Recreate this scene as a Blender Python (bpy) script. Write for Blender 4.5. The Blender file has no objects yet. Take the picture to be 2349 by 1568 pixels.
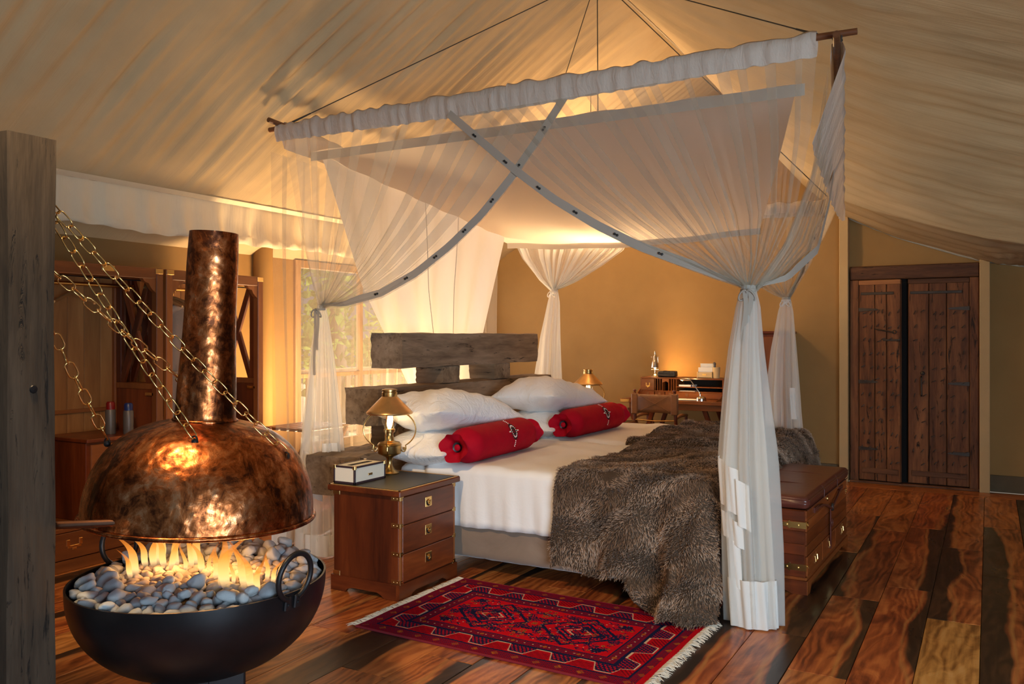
import bpy, math, random
import numpy as np
from mathutils import Matrix, Vector, noise as mnoise
random.seed(7); RNG = np.random.default_rng(11)
SC = bpy.context.scene; COL = SC.collection
pi = math.pi; sin = math.sin; cos = math.cos
# ------------------------------------------------------------------ camera, world, light, exposure
cam = bpy.data.cameras.new('camera'); camo = bpy.data.objects.new('camera', cam); COL.objects.link(camo)
camo.location = (0, 0, 1.4); camo.rotation_euler = (pi/2, 0, math.radians(29.3))
cam.sensor_width = 36; cam.lens = 36*1950/2349; cam.shift_y = -12/2349; cam.clip_start = .05
SC.camera = camo
SC.view_settings.view_transform = 'Standard'; SC.view_settings.look = 'None'
SC.view_settings.gamma = 1; SC.view_settings.use_curve_mapping = False
SC.view_settings.exposure = 0.52
SC.cycles.transparent_max_bounces = 40; SC.cycles.max_bounces = 8
SC.cycles.use_denoising = True
SC.cycles.sample_clamp_indirect = 4.0
W = bpy.data.worlds.new('world'); SC.world = W; W.use_nodes = True
bg = W.node_tree.nodes['Background']; bg.inputs[0].default_value = (.50, .74, 1.0, 1); bg.inputs[1].default_value = .16

def area(name, loc, target, size, energy, color, sy=None):
    l = bpy.data.lights.new(name, 'AREA'); l.energy = energy; l.color = color; l.size = size
    if sy: l.shape = 'RECTANGLE'; l.size_y = sy
    o = bpy.data.objects.new(name, l); COL.objects.link(o); o.location = loc
    o.rotation_euler = (Vector(target)-Vector(loc)).to_track_quat('-Z', 'Y').to_euler()
    return o
def point(name, loc, energy, color, r=.05, parent=None):
    l = bpy.data.lights.new(name, 'POINT'); l.energy = energy; l.color = color; l.shadow_soft_size = r
    o = bpy.data.objects.new(name, l); COL.objects.link(o); o.location = loc; o.parent = parent
    return o
def spot(name, loc, target, energy, color, ang=90, blend=.6, r=.05, parent=None):
    l = bpy.data.lights.new(name, 'SPOT'); l.energy = energy; l.color = color; l.spot_size = math.radians(ang); l.spot_blend = blend; l.shadow_soft_size = r
    o = bpy.data.objects.new(name, l); COL.objects.link(o); o.location = loc; o.parent = parent
    o.rotation_euler = (Vector(target)-Vector(loc)).to_track_quat('-Z', 'Y').to_euler()
    return o
WARM = (1.0, .66, .33); WARM2 = (1.0, .55, .2)
# daylight through the open front of the tent, behind and to the right of the camera
fd = area('front_opening_daylight', (2.4, -.4, 1.0), (-1.3, 4.4, .1), 2.6, 92, (.66, .84, 1.0), 1.5); fd.data.spread = math.radians(125)
area('window_daylight', (-5.75, 7.15, 1.25), (-3, 6.2, 1.3), 2.6, 42, (1, .93, .84), 1.6)
sun = bpy.data.lights.new('sun', 'SUN'); sun.energy = 7; sun.angle = .02; sun.color = (1, .93, .8); suno = bpy.data.objects.new('sun', sun); COL.objects.link(suno); suno.rotation_euler = Vector((-.5, -.6, -1.05)).to_track_quat('-Z', 'Y').to_euler()

# ------------------------------------------------------------------ mesh helpers
class MB:
    def __init__(s): s.v = []; s.f = []
    def add(s, vs, fs, M=None):
        o = len(s.v)
        if M is not None: vs = [tuple(M @ Vector(p)) for p in vs]
        s.v += [tuple(p) for p in vs]; s.f += [tuple(i+o for i in f) for f in fs]; return s
    def box(s, a, b, bev=0., M=None):
        x0, y0, z0 = [min(p, q) for p, q in zip(a, b)]; x1, y1, z1 = [max(p, q) for p, q in zip(a, b)]
        if bev <= 0:
            v = [(x0,y0,z0),(x1,y0,z0),(x1,y1,z0),(x0,y1,z0),(x0,y0,z1),(x1,y0,z1),(x1,y1,z1),(x0,y1,z1)]
            return s.add(v, [(0,3,2,1),(4,5,6,7),(0,1,5,4),(1,2,6,5),(2,3,7,6),(3,0,4,7)], M)
        bev = min(bev, (x1-x0)*.45, (y1-y0)*.45, (z1-z0)*.45)
        v = []; idx = {}
        X = (x0, x1); Y = (y0, y1); Z = (z0, z1); sg = (1, -1)
        for i in (0,1):
            for j in (0,1):
                for k in (0,1):
                    p = (X[i], Y[j], Z[k]); q = (X[i]+sg[i]*bev, Y[j]+sg[j]*bev, Z[k]+sg[k]*bev)
                    for ax in range(3):
                        w = list(q); w[ax] = p[ax]; idx[i,j,k,ax] = len(v); v.append(tuple(w))
        f = []
        def q4(a_, c): f.append(a_ if not c else a_[::-1])
        for ax in range(3):
            o1, o2 = [(1,2),(2,0),(0,1)][ax]
            for e in (0,1):
                def K(p, q):
                    t = [0,0,0]; t[ax] = e; t[o1] = p; t[o2] = q; return idx[t[0],t[1],t[2],ax]
                q4((K(0,0),K(1,0),K(1,1),K(0,1)), e == 0)
        for ax in range(3):
            o1, o2 = [(1,2),(2,0),(0,1)][ax]
            for p in (0,1):
                for q in (0,1):
                    def K(e, a_):
                        t = [0,0,0]; t[ax] = e; t[o1] = p; t[o2] = q; return idx[t[0],t[1],t[2],a_]
                    q4((K(0,o1),K(1,o1),K(1,o2),K(0,o2)), (p+q) % 2 == 1)
        for i in (0,1):
            for j in (0,1):
                for k in (0,1): q4((idx[i,j,k,0],idx[i,j,k,1],idx[i,j,k,2]), (i+j+k) % 2 == 0)
        return s.add(v, f, M)
    def tube(s, pts, r, n=8, closed=False, cap=True, M=None):
        pts = [Vector(p) for p in pts]; m = len(pts)
        rs = [r]*m if not hasattr(r, '__len__') else list(r)
        v = []; f = []; up = None
        for i, p in enumerate(pts):
            if closed: t = pts[(i+1) % m]-pts[i-1]
            else: t = pts[min(i+1, m-1)]-pts[max(i-1, 0)]
            t.normalize()
            if up is None:
                up = Vector((0,0,1)) if abs(t.z) < .9 else Vector((1,0,0))
            a_ = t.cross(up); a_.normalize(); b_ = a_.cross(t); b_.normalize(); up = b_
            for k in range(n):
                w = 2*pi*k/n; v.append(p+(a_*cos(w)+b_*sin(w))*rs[i])
        for i in range(m if closed else m-1):
            j = (i+1) % m
            for k in range(n):
                l = (k+1) % n; f.append((i*n+k, i*n+l, j*n+l, j*n+k))
        if cap and not closed:
            f.append(tuple(range(n))[::-1]); f.append(tuple((m-1)*n+k for k in range(n)))
        f = [q[::-1] for q in f]
        return s.add(v, f, M)
    def lathe(s, prof, n=24, c=(0,0,0), M=None, cap=False):
        v = []; f = []
        for r, z in prof:
            for k in range(n):
                w = 2*pi*k/n; v.append((c[0]+r*cos(w), c[1]+r*sin(w), c[2]+z))
        for i in range(len(prof)-1):
            for k in range(n):
                l = (k+1) % n; f.append((i*n+k, i*n+l, (i+1)*n+l, (i+1)*n+k))
        if cap:
            f.append(tuple(range(n))[::-1]); f.append(tuple((len(prof)-1)*n+k for k in range(n)))
        return s.add(v, f, M)
    def grid(s, P, closed=False, M=None):   # P: array [nu][nv] of points
        nu = len(P); nv = len(P[0]); v = [tuple(p) for row in P for p in row]; f = []
        for i in range(nu if closed else nu-1):
            j = (i+1) % nu
            for k in range(nv-1): f.append((i*nv+k, j*nv+k, j*nv+k+1, i*nv+k+1))
        return s.add(v, f, M)
    def ball(s, c, r, n=8, M=None):
        if not hasattr(r, '__len__'): r = (r, r, r)
        pr = []
        m = max(4, n//2+1)
        v = []; f = []
        for i in range(m+1):
            t = -pi/2+pi*i/m
            for k in range(n):
                w = 2*pi*k/n; v.append((c[0]+r[0]*cos(t)*cos(w), c[1]+r[1]*cos(t)*sin(w), c[2]+r[2]*sin(t)))
        for i in range(m):
            for k in range(n):
                l = (k+1) % n; f.append((i*n+k, i*n+l, (i+1)*n+l, (i+1)*n+k))
        return s.add(v, f, M)
    def prism(s, poly, a, b, axis=1, M=None):   # extrude a 2D polygon along an axis; poly in the other two axes in order
        n = len(poly)
        def P(p, t):
            if axis == 0: return (t, p[0], p[1])
            if axis == 1: return (p[0], t, p[1])
            return (p[0], p[1], t)
        v = [P(p, a) for p in poly]+[P(p, b) for p in poly]
        f = [tuple(range(n)), tuple(range(2*n-1, n-1, -1))]+[(i, i+n, (i+1) % n+n, (i+1) % n) for i in range(n)]
        return s.add(v, f, M)
    def mesh(s, name, ang=35):
        me = bpy.data.meshes.new(name); me.from_pydata(s.v, [], s.f); me.validate(); me.update()
        me.polygons.foreach_set('use_smooth', [True]*len(me.polygons))
        me.set_sharp_from_angle(angle=math.radians(ang)); return me

def O(name, mb, mat, parent=None, loc=(0,0,0), rot=(0,0,0), ang=35, label=None, cat=None, group=None, kind=None):
    me = mb.mesh(name, ang) if isinstance(mb, MB) else mb
    o = bpy.data.objects.new(name, me); COL.objects.link(o)
    if mat is not None and len(me.materials) == 0: me.materials.append(mat)
    o.parent = parent; o.location = loc; o.rotation_euler = rot
    return tag(o, label, cat, group, kind)
def tag(o, label=None, cat=None, group=None, kind=None):
    if label: o['label'] = label
    if cat: o['category'] = cat
    if group: o['group'] = group
    if kind: o['kind'] = kind
    return o
def T(name, label, cat, loc=(0,0,0), rz=0, group=None, kind=None):
    o = bpy.data.objects.new(name, None); COL.objects.link(o); o.location = loc; o.rotation_euler = (0,0,rz); o.empty_display_size = .1
    return tag(o, label, cat, group, kind)
def copy_tree(o, parent=None):
    c = o.copy(); COL.objects.link(c); c.parent = parent
    for ch in [x for x in bpy.data.objects if x.parent == o]: copy_tree(ch, c)
    return c
def arc(c, r, a0, a1, n, plane='xz'):
    out = []
    for i in range(n+1):
        t = a0+(a1-a0)*i/n; p, q = r*cos(t), r*sin(t)
        out.append({'xz': (c[0]+p, c[1], c[2]+q), 'yz': (c[0], c[1]+p, c[2]+q), 'xy': (c[0]+p, c[1]+q, c[2])}[plane])
    return out
def resample(pts, n):
    P = np.array(pts, float); d = np.r_[0, np.cumsum(np.linalg.norm(np.diff(P, axis=0), axis=1))]
    t = np.linspace(0, d[-1], n); return np.stack([np.interp(t, d, P[:, k]) for k in range(P.shape[1])], 1)
def wob(u, v, seed, k=6, fu=3., fv=3.):
    r = np.random.default_rng(seed); z = 0
    for i in range(k):
        a, b = r.normal(0, fu), r.normal(0, fv); z = z+np.sin(a*u+b*v+r.uniform(0, 6.28))
    return z/math.sqrt(k)

# ------------------------------------------------------------------ materials
class N:
    def __init__(s, name):
        s.m = bpy.data.materials.new(name); s.m.use_nodes = True; s.t = s.m.node_tree; s.n = s.t.nodes
        s.n.clear(); s.out = s.n.new('ShaderNodeOutputMaterial'); s._tc = None
    def link(s, a, b): s.t.links.new(a, b)
    def put(s, sock, v):
        if isinstance(v, bpy.types.NodeSocket): s.link(v, sock)
        elif v is not None:
            if isinstance(v, (tuple, list)) and len(v) == 3 and sock.type == 'RGBA': v = (*v, 1)
            sock.default_value = v
    def tc(s, k='Object'):
        if s._tc is None: s._tc = s.n.new('ShaderNodeTexCoord')
        return s._tc.outputs[k]
    def map(s, scale=(1,1,1), loc=(0,0,0), rot=(0,0,0), src=None):
        m = s.n.new('ShaderNodeMapping'); s.put(m.inputs['Vector'], src if src is not None else s.tc())
        s.put(m.inputs['Scale'], scale); s.put(m.inputs['Location'], loc); s.put(m.inputs['Rotation'], rot); return m.outputs[0]
    def noise(s, vec, scale=5, detail=4, rough=.55, dist=0.):
        x = s.n.new('ShaderNodeTexNoise'); s.put(x.inputs['Vector'], vec); s.put(x.inputs['Scale'], scale); s.put(x.inputs['Detail'], detail)
        s.put(x.inputs['Roughness'], rough); s.put(x.inputs['Distortion'], dist); return x.outputs['Fac']
    def noisec(s, vec, scale=5, detail=2):
        x = s.n.new('ShaderNodeTexNoise'); s.put(x.inputs['Vector'], vec); s.put(x.inputs['Scale'], scale); s.put(x.inputs['Detail'], detail); return x.outputs['Color']
    def vor(s, vec, scale=5, feat='F1', out='Distance'):
        x = s.n.new('ShaderNodeTexVoronoi'); x.feature = feat; s.put(x.inputs['Vector'], vec); s.put(x.inputs['Scale'], scale); return x.outputs[out]
    def wave(s, vec, scale=5, dist=2, detail=2, dscale=1., kind='BANDS', direction='X'):
        x = s.n.new('ShaderNodeTexWave'); x.wave_type = kind
        if kind == 'BANDS': x.bands_direction = direction
        else: x.rings_direction = direction
        s.put(x.inputs['Vector'], vec); s.put(x.inputs['Scale'], scale); s.put(x.inputs['Distortion'], dist); s.put(x.inputs['Detail'], detail); s.put(x.inputs['Detail Scale'], dscale)
        return x.outputs['Fac']
    def ramp(s, fac, stops, interp='LINEAR'):
        r = s.n.new('ShaderNodeValToRGB'); s.put(r.inputs[0], fac); e = r.color_ramp.elements; r.color_ramp.interpolation = interp
        while len(e) < len(stops): e.new(.5)
        for i, (p, c) in enumerate(stops):
            e[i].position = p; c = (c, c, c) if not hasattr(c, '__len__') else c; e[i].color = (*c[:3], 1)
        return r.outputs[0]
    def mix(s, a, b, f, mode='MIX'):
        m = s.n.new('ShaderNodeMix'); m.data_type = 'RGBA'; m.blend_type = mode
        s.put(m.inputs[0], f); s.put(m.inputs[6], a); s.put(m.inputs[7], b); return m.outputs[2]
    def math(s, op, a, b=None, clamp=False):
        m = s.n.new('ShaderNodeMath'); m.operation = op; m.use_clamp = clamp; s.put(m.inputs[0], a); s.put(m.inputs[1], b) if b is not None else None; return m.outputs[0]
    def vmath(s, op, a, b):
        m = s.n.new('ShaderNodeVectorMath'); m.operation = op; s.put(m.inputs[0], a); s.put(m.inputs[1], b); return m.outputs[0]
    def sep(s, v):
        m = s.n.new('ShaderNodeSeparateXYZ'); s.put(m.inputs[0], v); return m.outputs
    def comb(s, x, y, z):
        m = s.n.new('ShaderNodeCombineXYZ'); s.put(m.inputs[0], x); s.put(m.inputs[1], y); s.put(m.inputs[2], z); return m.outputs[0]
    def info(s): return s.n.new('ShaderNodeObjectInfo').outputs
    def attr(s, name):
        a = s.n.new('ShaderNodeAttribute'); a.attribute_name = name; return a.outputs['Color']
    def bump(s, h, strength=.3, dist=.01, normal=None):
        b = s.n.new('ShaderNodeBump'); s.put(b.inputs['Height'], h); s.put(b.inputs['Strength'], strength); s.put(b.inputs['Distance'], dist)
        if normal is not None: s.put(b.inputs['Normal'], normal)
        return b.outputs[0]
    def bsdf(s, color, rough=.5, metal=0., bump=None, spec=.5, coat=0., coatr=.1, sheen=0., trans=0., alpha=None, emit=None, es=0., sss=0., ior=None, done=True):
        p = s.n.new('ShaderNodeBsdfPrincipled'); I = p.inputs
        s.put(I['Base Color'], color); s.put(I['Roughness'], rough); s.put(I['Metallic'], metal); s.put(I['Specular IOR Level'], spec)
        s.put(I['Coat Weight'], coat); s.put(I['Coat Roughness'], coatr); s.put(I['Sheen Weight'], sheen); s.put(I['Transmission Weight'], trans)
        if bump is not None: s.put(I['Normal'], bump)
        if ior: s.put(I['IOR'], ior)
        if alpha is not None: s.put(I['Alpha'], alpha)
        if emit is not None: s.put(I['Emission Color'], emit); s.put(I['Emission Strength'], es)
        if done: s.link(p.outputs[0], s.out.inputs[0])
        return p.outputs[0]
    def cloth(s, color, translucent=.3, bump=None, transparent=None):   # thin woven cloth
        d = s.n.new('ShaderNodeBsdfDiffuse'); s.put(d.inputs[0], color); t = s.n.new('ShaderNodeBsdfTranslucent'); s.put(t.inputs[0], color)
        if bump is not None: s.put(d.inputs['Normal'], bump); s.put(t.inputs['Normal'], bump)
        m = s.n.new('ShaderNodeMixShader'); s.put(m.inputs[0], translucent); s.link(d.outputs[0], m.inputs[1]); s.link(t.outputs[0], m.inputs[2]); o = m.outputs[0]
        if transparent is not None:
            q = s.n.new('ShaderNodeBsdfTransparent'); m2 = s.n.new('ShaderNodeMixShader'); s.put(m2.inputs[0], transparent); s.link(o, m2.inputs[1]); s.link(q.outputs[0], m2.inputs[2]); o = m2.outputs[0]
        s.link(o, s.out.inputs[0]); return s.m

def wood(name, dark, mid, light, axis='z', scale=1., rough=.4, coat=.3, bump=.15, ring=6., grain=1., varied=.25, worn=0.):
    n = N(name); rnd = n.info()['Random']
    off = n.comb(n.math('MULTIPLY', rnd, 37.), n.math('MULTIPLY', rnd, 91.), n.math('MULTIPLY', rnd, 53.))
    k = {'x': (.12, 1, 1), 'y': (1, .12, 1), 'z': (1, 1, .12)}[axis]
    v = n.vmath('ADD', n.map(tuple(scale*q for q in k)), off)
    a = n.noise(v, ring, 5, .6, 1.2); b = n.noise(v, ring*9, 3, .6, .4)
    w = n.math('ADD', n.math('MULTIPLY', a, .75), n.math('MULTIPLY', b, .25*grain))
    c = n.ramp(w, [(.30, dark), (.5, mid), (.70, light)])
    c = n.mix(c, n.mix((1-varied,)*3, (1+varied*.6,)*3, rnd), 1., 'MULTIPLY')
    h = n.noise(v, ring*14, 2, .6)
    if worn:
        cr = n.noise(n.map(tuple(scale*q*1.0 for q in k)), ring*5, 6, .75, .8); crm = n.ramp(cr, [(.35, 0.), (.41, 1.)]); c = n.mix(tuple(q*.25 for q in dark), c, crm); h = n.math('ADD', h, n.math('MULTIPLY', crm, worn))
    n.bsdf(c, rough, 0, n.bump(h, bump, .004), .4, coat, .18); return n.m
def plain(name, color, rough=.5, metal=0., coat=0., spec=.5, var=.0, bump=0., bs=60, sheen=0.):
    n = N(name); c = color; b = None
    if var:
        f = n.noise(n.map(), 6, 5, .6); c = n.mix(tuple(q*(1-var) for q in color), tuple(min(1, q*(1+var)) for q in color), n.ramp(f, [(.3, 0.), (.7, 1.)]))
    if bump: b = n.bump(n.noise(n.map(), bs, 3, .6), bump, .005)
    n.bsdf(c, rough, metal, b, spec, coat, .1, sheen); return n.m
M = {}
# floor planks: object colour red = blonde amount, green = dark sapwood amount, blue = pick
def floor_mat():
    n = N('figured_plank'); inf = n.info(); rnd = inf['Random']; oc = n.n.new('ShaderNodeSeparateColor'); n.link(inf['Color'], oc.inputs[0])
    yel, drk, pick = oc.outputs[0], oc.outputs[1], oc.outputs[2]
    off = n.comb(n.math('MULTIPLY', rnd, 41.), n.math('MULTIPLY', rnd, 77.), n.math('MULTIPLY', pick, 13.))
    p = n.vmath('ADD', n.map((1, .30, 1)), off)
    warp = n.noisec(p, 3.2, 3); pw = n.vmath('ADD', p, n.vmath('SCALE', warp, (0,0,0)))
    q = n.n.new('ShaderNodeVectorMath'); q.operation = 'SCALE'; n.link(warp, q.inputs[0]); q.inputs['Scale'].default_value = .42
    pw = n.vmath('ADD', p, q.outputs[0])
    rings = n.wave(pw, 7., 9., 4, .8, 'BANDS', 'X'); fine = n.noise(n.vmath('ADD', n.map((1, .05, 1)), off), 70, 3, .6); blot = n.noise(pw, 5, 7, .66, 1.2)
    f = n.math('ADD', n.math('ADD', n.math('MULTIPLY', rings, .11), n.math('MULTIPLY', fine, .22)), n.math('MULTIPLY', blot, .70))
    red = n.ramp(f, [(.30, (.045, .009, .004)), (.42, (.17, .032, .009)), (.54, (.36, .085, .020)), (.70, (.62, .20, .05))])
    blo = n.ramp(f, [(.28, (.04, .020, .007)), (.42, (.30, .125, .025)), (.56, (.60, .30, .075)), (.75, (.75, .46, .17))])
    c = n.mix(red, blo, yel)
    # dark sapwood running along one edge with a wandering pale border
    X = n.sep(n.tc())[0]; side = n.math('SUBTRACT', n.math('MULTIPLY', n.math('GREATER_THAN', pick, .5), 2.), 1.)
    e = n.math('ADD', n.math('MULTIPLY', n.math('MULTIPLY', X, side), 4.2), .5)
    wv = n.noise(n.vmath('ADD', n.map((2.0, .55, 1)), off), 1.6, 3, .5)
    e = n.math('ADD', e, n.math('MULTIPLY', n.math('SUBTRACT', wv, .5), 1.15))
    th = n.math('SUBTRACT', 1.18, n.math('MULTIPLY', drk, 1.2))
    dm = n.math('MULTIPLY', n.math('SUBTRACT', e, th), 14., True); dm = n.math('ADD', dm, 0., True)
    ym = n.math('SUBTRACT', 1., n.math('MULTIPLY', n.math('ABSOLUTE', n.math('SUBTRACT', n.math('SUBTRACT', e, th), -.05)), 16.), True)
    darkc = n.ramp(f, [(.25, (.007, .005, .004)), (.52, (.026, .014, .008)), (.78, (.12, .05, .02))])
    c = n.mix(c, (.50, .25, .07), n.math('MULTIPLY', ym, n.math('MULTIPLY', n.math('GREATER_THAN', drk, .05), n.math('MULTIPLY', n.noise(n.vmath('ADD', n.map((3, 1.2, 1)), off), 2.0, 2), 1.1, True)))); c = n.mix(c, darkc, dm)
    r = n.ramp(n.noise(pw, 9, 4), [(.3, .26), (.7, .42)])
    n.bsdf(c, r, 0, n.bump(f, .12, .004), .45, .12, .2); return n.m
M['floor'] = floor_mat()
M['subfloor'] = plain('subfloor_dark', (.03, .018, .010), .7)
M['mahog'] = wood('mahogany', (.040, .007, .003), (.125, .024, .006), (.235, .052, .012), 'z', 1.4, .36, .18, .06, 3.)
M['mahog_y'] = wood('mahogany_across', (.048, .009, .003), (.15, .030, .007), (.29, .066, .014), 'y', 1.4, .36, .18, .06, 3.)
M['mahog_x'] = wood('mahogany_along', (.040, .007, .003), (.125, .024, .006), (.235, .052, .012), 'x', 1.4, .36, .18, .06, 3.)
M['teak'] = wood('wardrobe_wood', (.11, .028, .007), (.24, .070, .016), (.37, .125, .032), 'z', 1., .45, .12, .06, 3.)
M['teak_y'] = wood('wardrobe_wood_across', (.11, .028, .007), (.24, .070, .016), (.37, .125, .032), 'y', 1., .45, .12, .06, 3.)
M['cherry'] = wood('chest_wood', (.10, .020, .005), (.25, .058, .012), (.40, .11, .024), 'y', 1.2, .36, .2, .06, 3.)
M['teak_pale'] = wood('wardrobe_back_boards', (.20, .080, .024), (.36, .155, .046), (.48, .23, .072), 'z', 1., .55, .05, .06, 3., varied=.15)
M['desk'] = wood('desk_wood', (.12, .030, .007), (.25, .07, .014), (.40, .125, .027), 'x', 1., .38, .4, .05, 3.)
M['oak'] = wood('weathered_sleeper', (.080, .050, .030), (.20, .135, .086), (.33, .24, .165), 'y', 1., .82, 0, .4, 5., 1.3, .15, 1.)
M['oak_x'] = wood('weathered_sleeper_end', (.07, .044, .026), (.17, .115, .07), (.28, .20, .135), 'x', 1., .85, 0, .5, 5., 1.3, .15, 1.4)
M['post'] = wood('grey_tent_post', (.012, .008, .005), (.033, .022, .013), (.058, .040, .025), 'z', 1., .85, 0, .5, 6., 1.2, .1, 1.2)
M['door'] = wood('old_door_wood', (.050, .016, .006), (.16, .055, .017), (.30, .12, .04), 'z', 1., .7, .05, .5, 6., 1.2, .3, 1.)
M['door_x'] = wood('old_lintel_wood', (.035, .013, .006), (.095, .036, .014), (.17, .07, .026), 'x', 1., .7, .05, .5, 6., 1.2, .3, 1.)
M['door_pale'] = wood('new_batten_wood', (.16, .06, .02), (.26, .105, .035), (.36, .16, .06), 'x', 1., .65, .05, .3, 6.)
M['railwood'] = wood('deck_rail_wood', (.25, .14, .07), (.42, .26, .14), (.55, .38, .22), 'z', 1., .75, 0, .2, 5.)
M['poleWood'] = wood('bamboo_pole', (.05, .016, .007), (.16, .055, .02), (.30, .12, .045), 'x', 1., .45, .2, .2, 8.)
M['hanger'] = wood('hanger_wood', (.25, .11, .035), (.38, .18, .06), (.5, .26, .1), 'x', 1., .4, .3, .05, 5.)
def canvas(name, col, trans=.12, bs=.25, streak=None):
    n = N(name); big = n.noise(n.map(), 1.3, 4, .6); weave = n.noise(n.map((1,1,1)), 160, 2, .6)
    c = n.mix(tuple(q*.88 for q in col), tuple(min(1, q*1.08) for q in col), n.ramp(big, [(.3, 0.), (.7, 1.)]))
    h = weave
    if streak: h = n.math('ADD', n.math('MULTIPLY', weave, .12), n.noise(n.map(streak), 5, 5, .6, .4))
    return n.cloth(c, trans, n.bump(h, bs, .02 if streak else .004))
M['roof'] = canvas('roof_liner_cotton', (.42, .312, .185), .08, .30, (.35, 7., .35))
M['valance'] = canvas('cream_valance_cotton', (.80, .70, .52), .15, .35, (1., 6., .6))
M['wall'] = canvas('khaki_wall_canvas', (.285, .168, .066), .05, .15, (.7, .7, .25))
M['trimcanvas'] = canvas('khaki_trim_canvas', (.52, .37, .19), .05, .2)
M['skirt'] = plain('dark_wall_skirt', (.13, .09, .045), .8, var=.2)
n = N('sheer_net'); M['sheer'] = n.cloth(n.mix((.66, .58, .46), (.82, .76, .64), n.noise(n.map(), 30, 2)), .5, None, .78)
n = N('sheer_net_dense'); M['sheer2'] = n.cloth((.90, .89, .84), .5, None, .58)
n = N('white_cotton'); M['cotton'] = n.cloth((.86, .83, .78), .35, n.bump(n.noise(n.map((1,1,.5)), 14, 4, .6), .3, .01))
n = N('canopy_cotton'); M['canopy'] = n.cloth((.80, .70, .61), .35, n.bump(n.noise(n.map(), 5, 3, .5), .1, .02))
n = N('head_drape_cotton'); M['drape'] = n.cloth((.84, .80, .73), .45, n.bump(n.noise(n.map((1,3,.6)), 3, 3, .5), .25, .03))
n = N('hem_tape'); M['tape'] = n.cloth((.47, .415, .35), .2)
n = N('linen'); hh = n.math('ADD', n.math('MULTIPLY', n.noise(n.map(), 7, 5, .6, .8), 1.), n.math('MULTIPLY', n.noise(n.map(), 220, 2), .06)); n.bsdf((.84, .81, .78), .75, 0, n.bump(hh, .28, .012), .2, sheen=.15); M['linen'] = n.m
n = N('pillow_cotton'); hh = n.noise(n.map((1, 1, 1)), 9, 5, .62, 1.4); n.bsdf((.86, .84, .82), .7, 0, n.bump(hh, .55, .03), .2, sheen=.15); M['pillow'] = n.m
n = N('suede_bed_base'); b1 = n.noise(n.map(), 5, 5, .6, .6); n.bsdf(n.mix((.19, .13, .09), (.31, .225, .165), b1), .9, 0, n.bump(b1, .25, .012), .15, sheen=.4); M['suede'] = n.m
n = N('red_velvet'); b1 = n.noise(n.map(), 8, 5, .6, .6); n.bsdf(n.mix((.26, .001, .010), (.46, .002, .016), b1), .72, 0, n.bump(b1, .35, .012), .12); M['red'] = n.m
n = N('fur_backing'); n.bsdf(n.mix((.03, .018, .011), (.10, .065, .042), n.noise(n.map(), 9, 4)), .95, spec=.1); M['furbase'] = n.m
n = N('fur_strands'); n.bsdf(n.attr('tint'), .55, 0, None, .25, sheen=.2); M['fur'] = n.m
n = N('rug_pile'); n.bsdf(n.attr('tint'), .95, 0, n.bump(n.noise(n.map(), 420, 2), .3, .004), .05); M['rug'] = n.m
M['fringe'] = plain('rug_fringe', (.62, .55, .44), .9)
M['brass'] = plain('polished_brass', (.80, .53, .20), .22, 1., var=.15)
M['antique'] = plain('antique_brass', (.50, .33, .13), .30, 1., var=.35)
M['steel'] = plain('nickel_lamp', (.62, .55, .46), .22, 1., var=.15)
M['iron'] = plain('black_iron', (.020, .020, .022), .42, .6, var=.3, bump=.1)
M['bowl'] = plain('blackened_steel_bowl', (.012, .012, .014), .38, .5, var=.3)
M['doorIron'] = plain('door_iron', (.07, .055, .045), .55, .7, var=.4, bump=.3)
def copper():
    n = N('hammered_copper'); v = n.map(); a = n.noise(n.map((1, 1, .42)), 6.5, 8, .74, 1.2); b = n.noise(v, 26, 6, .7, .6)
    s_ = n.math('ADD', n.math('MULTIPLY', a, .65), n.math('MULTIPLY', b, .35))
    c = n.ramp(s_, [(.34, (.018, .008, .006)), (.45, (.085, .026, .011)), (.52, (.36, .105, .030)), (.60, (.72, .30, .13)), (.76, (.85, .48, .27))])
    ham = n.vor(v, 34, 'SMOOTH_F1'); r = n.ramp(s_, [(.3, .48), (.65, .20)])
    n.bsdf(c, r, 1., n.bump(n.math('ADD', n.math('MULTIPLY', ham, -1.), n.math('MULTIPLY', b, .35)), .32, .010), .5); return n.m
M['copper'] = copper()
M['pipe'] = plain('copper_pipe', (.42, .20, .12), .32, 1., var=.3)
n = N('brown_leather'); b1 = n.noise(n.map(), 60, 4, .6); b2 = n.noise(n.map((.3, 1, 1)), 7, 4, .6); n.bsdf(n.mix((.07, .016, .011), (.145, .038, .024), b2), .30, 0, n.bump(n.math('ADD', n.math('MULTIPLY', b1, .3), b2), .25, .01), .5); M['leather'] = n.m
n = N('tan_leather'); b1 = n.noise(n.map(), 30, 4, .6); n.bsdf(n.mix((.17, .06, .018), (.27, .105, .034), b1), .42, 0, n.bump(b1, .15, .006)); M['tanleather'] = n.m
n = N('dark_leather_top'); b1 = n.noise(n.map(), 90, 3); n.bsdf(n.mix((.022, .019, .012), (.05, .042, .026), n.noise(n.map(), 5, 3)), .42, 0, n.bump(b1, .12, .003)); M['darkleather'] = n.m
M['gold'] = plain('gilt_line', (.75, .45, .14), .35, .8)
M['cream'] = plain('cream_canvas_box', (.74, .70, .60), .75, bump=.15, bs=200)
M['plum'] = plain('dark_plum_trim', (.035, .018, .025), .5)
M['paper'] = plain('paper', (.82, .78, .70), .8)
M['kraft'] = plain('kraft_paper', (.62, .44, .22), .8)
M['blackp'] = plain('black_leatherette', (.015, .014, .014), .45, bump=.2)
M['hole_shade'] = plain('recess_shade', (.006, .004, .003), .9)  # near-black colour stands in for the shade inside gaps, slots and pigeonholes
M['robe'] = plain('beige_robe_waffle', (.46, .32, .22), .9, bump=.4, bs=40, sheen=.2)
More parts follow.
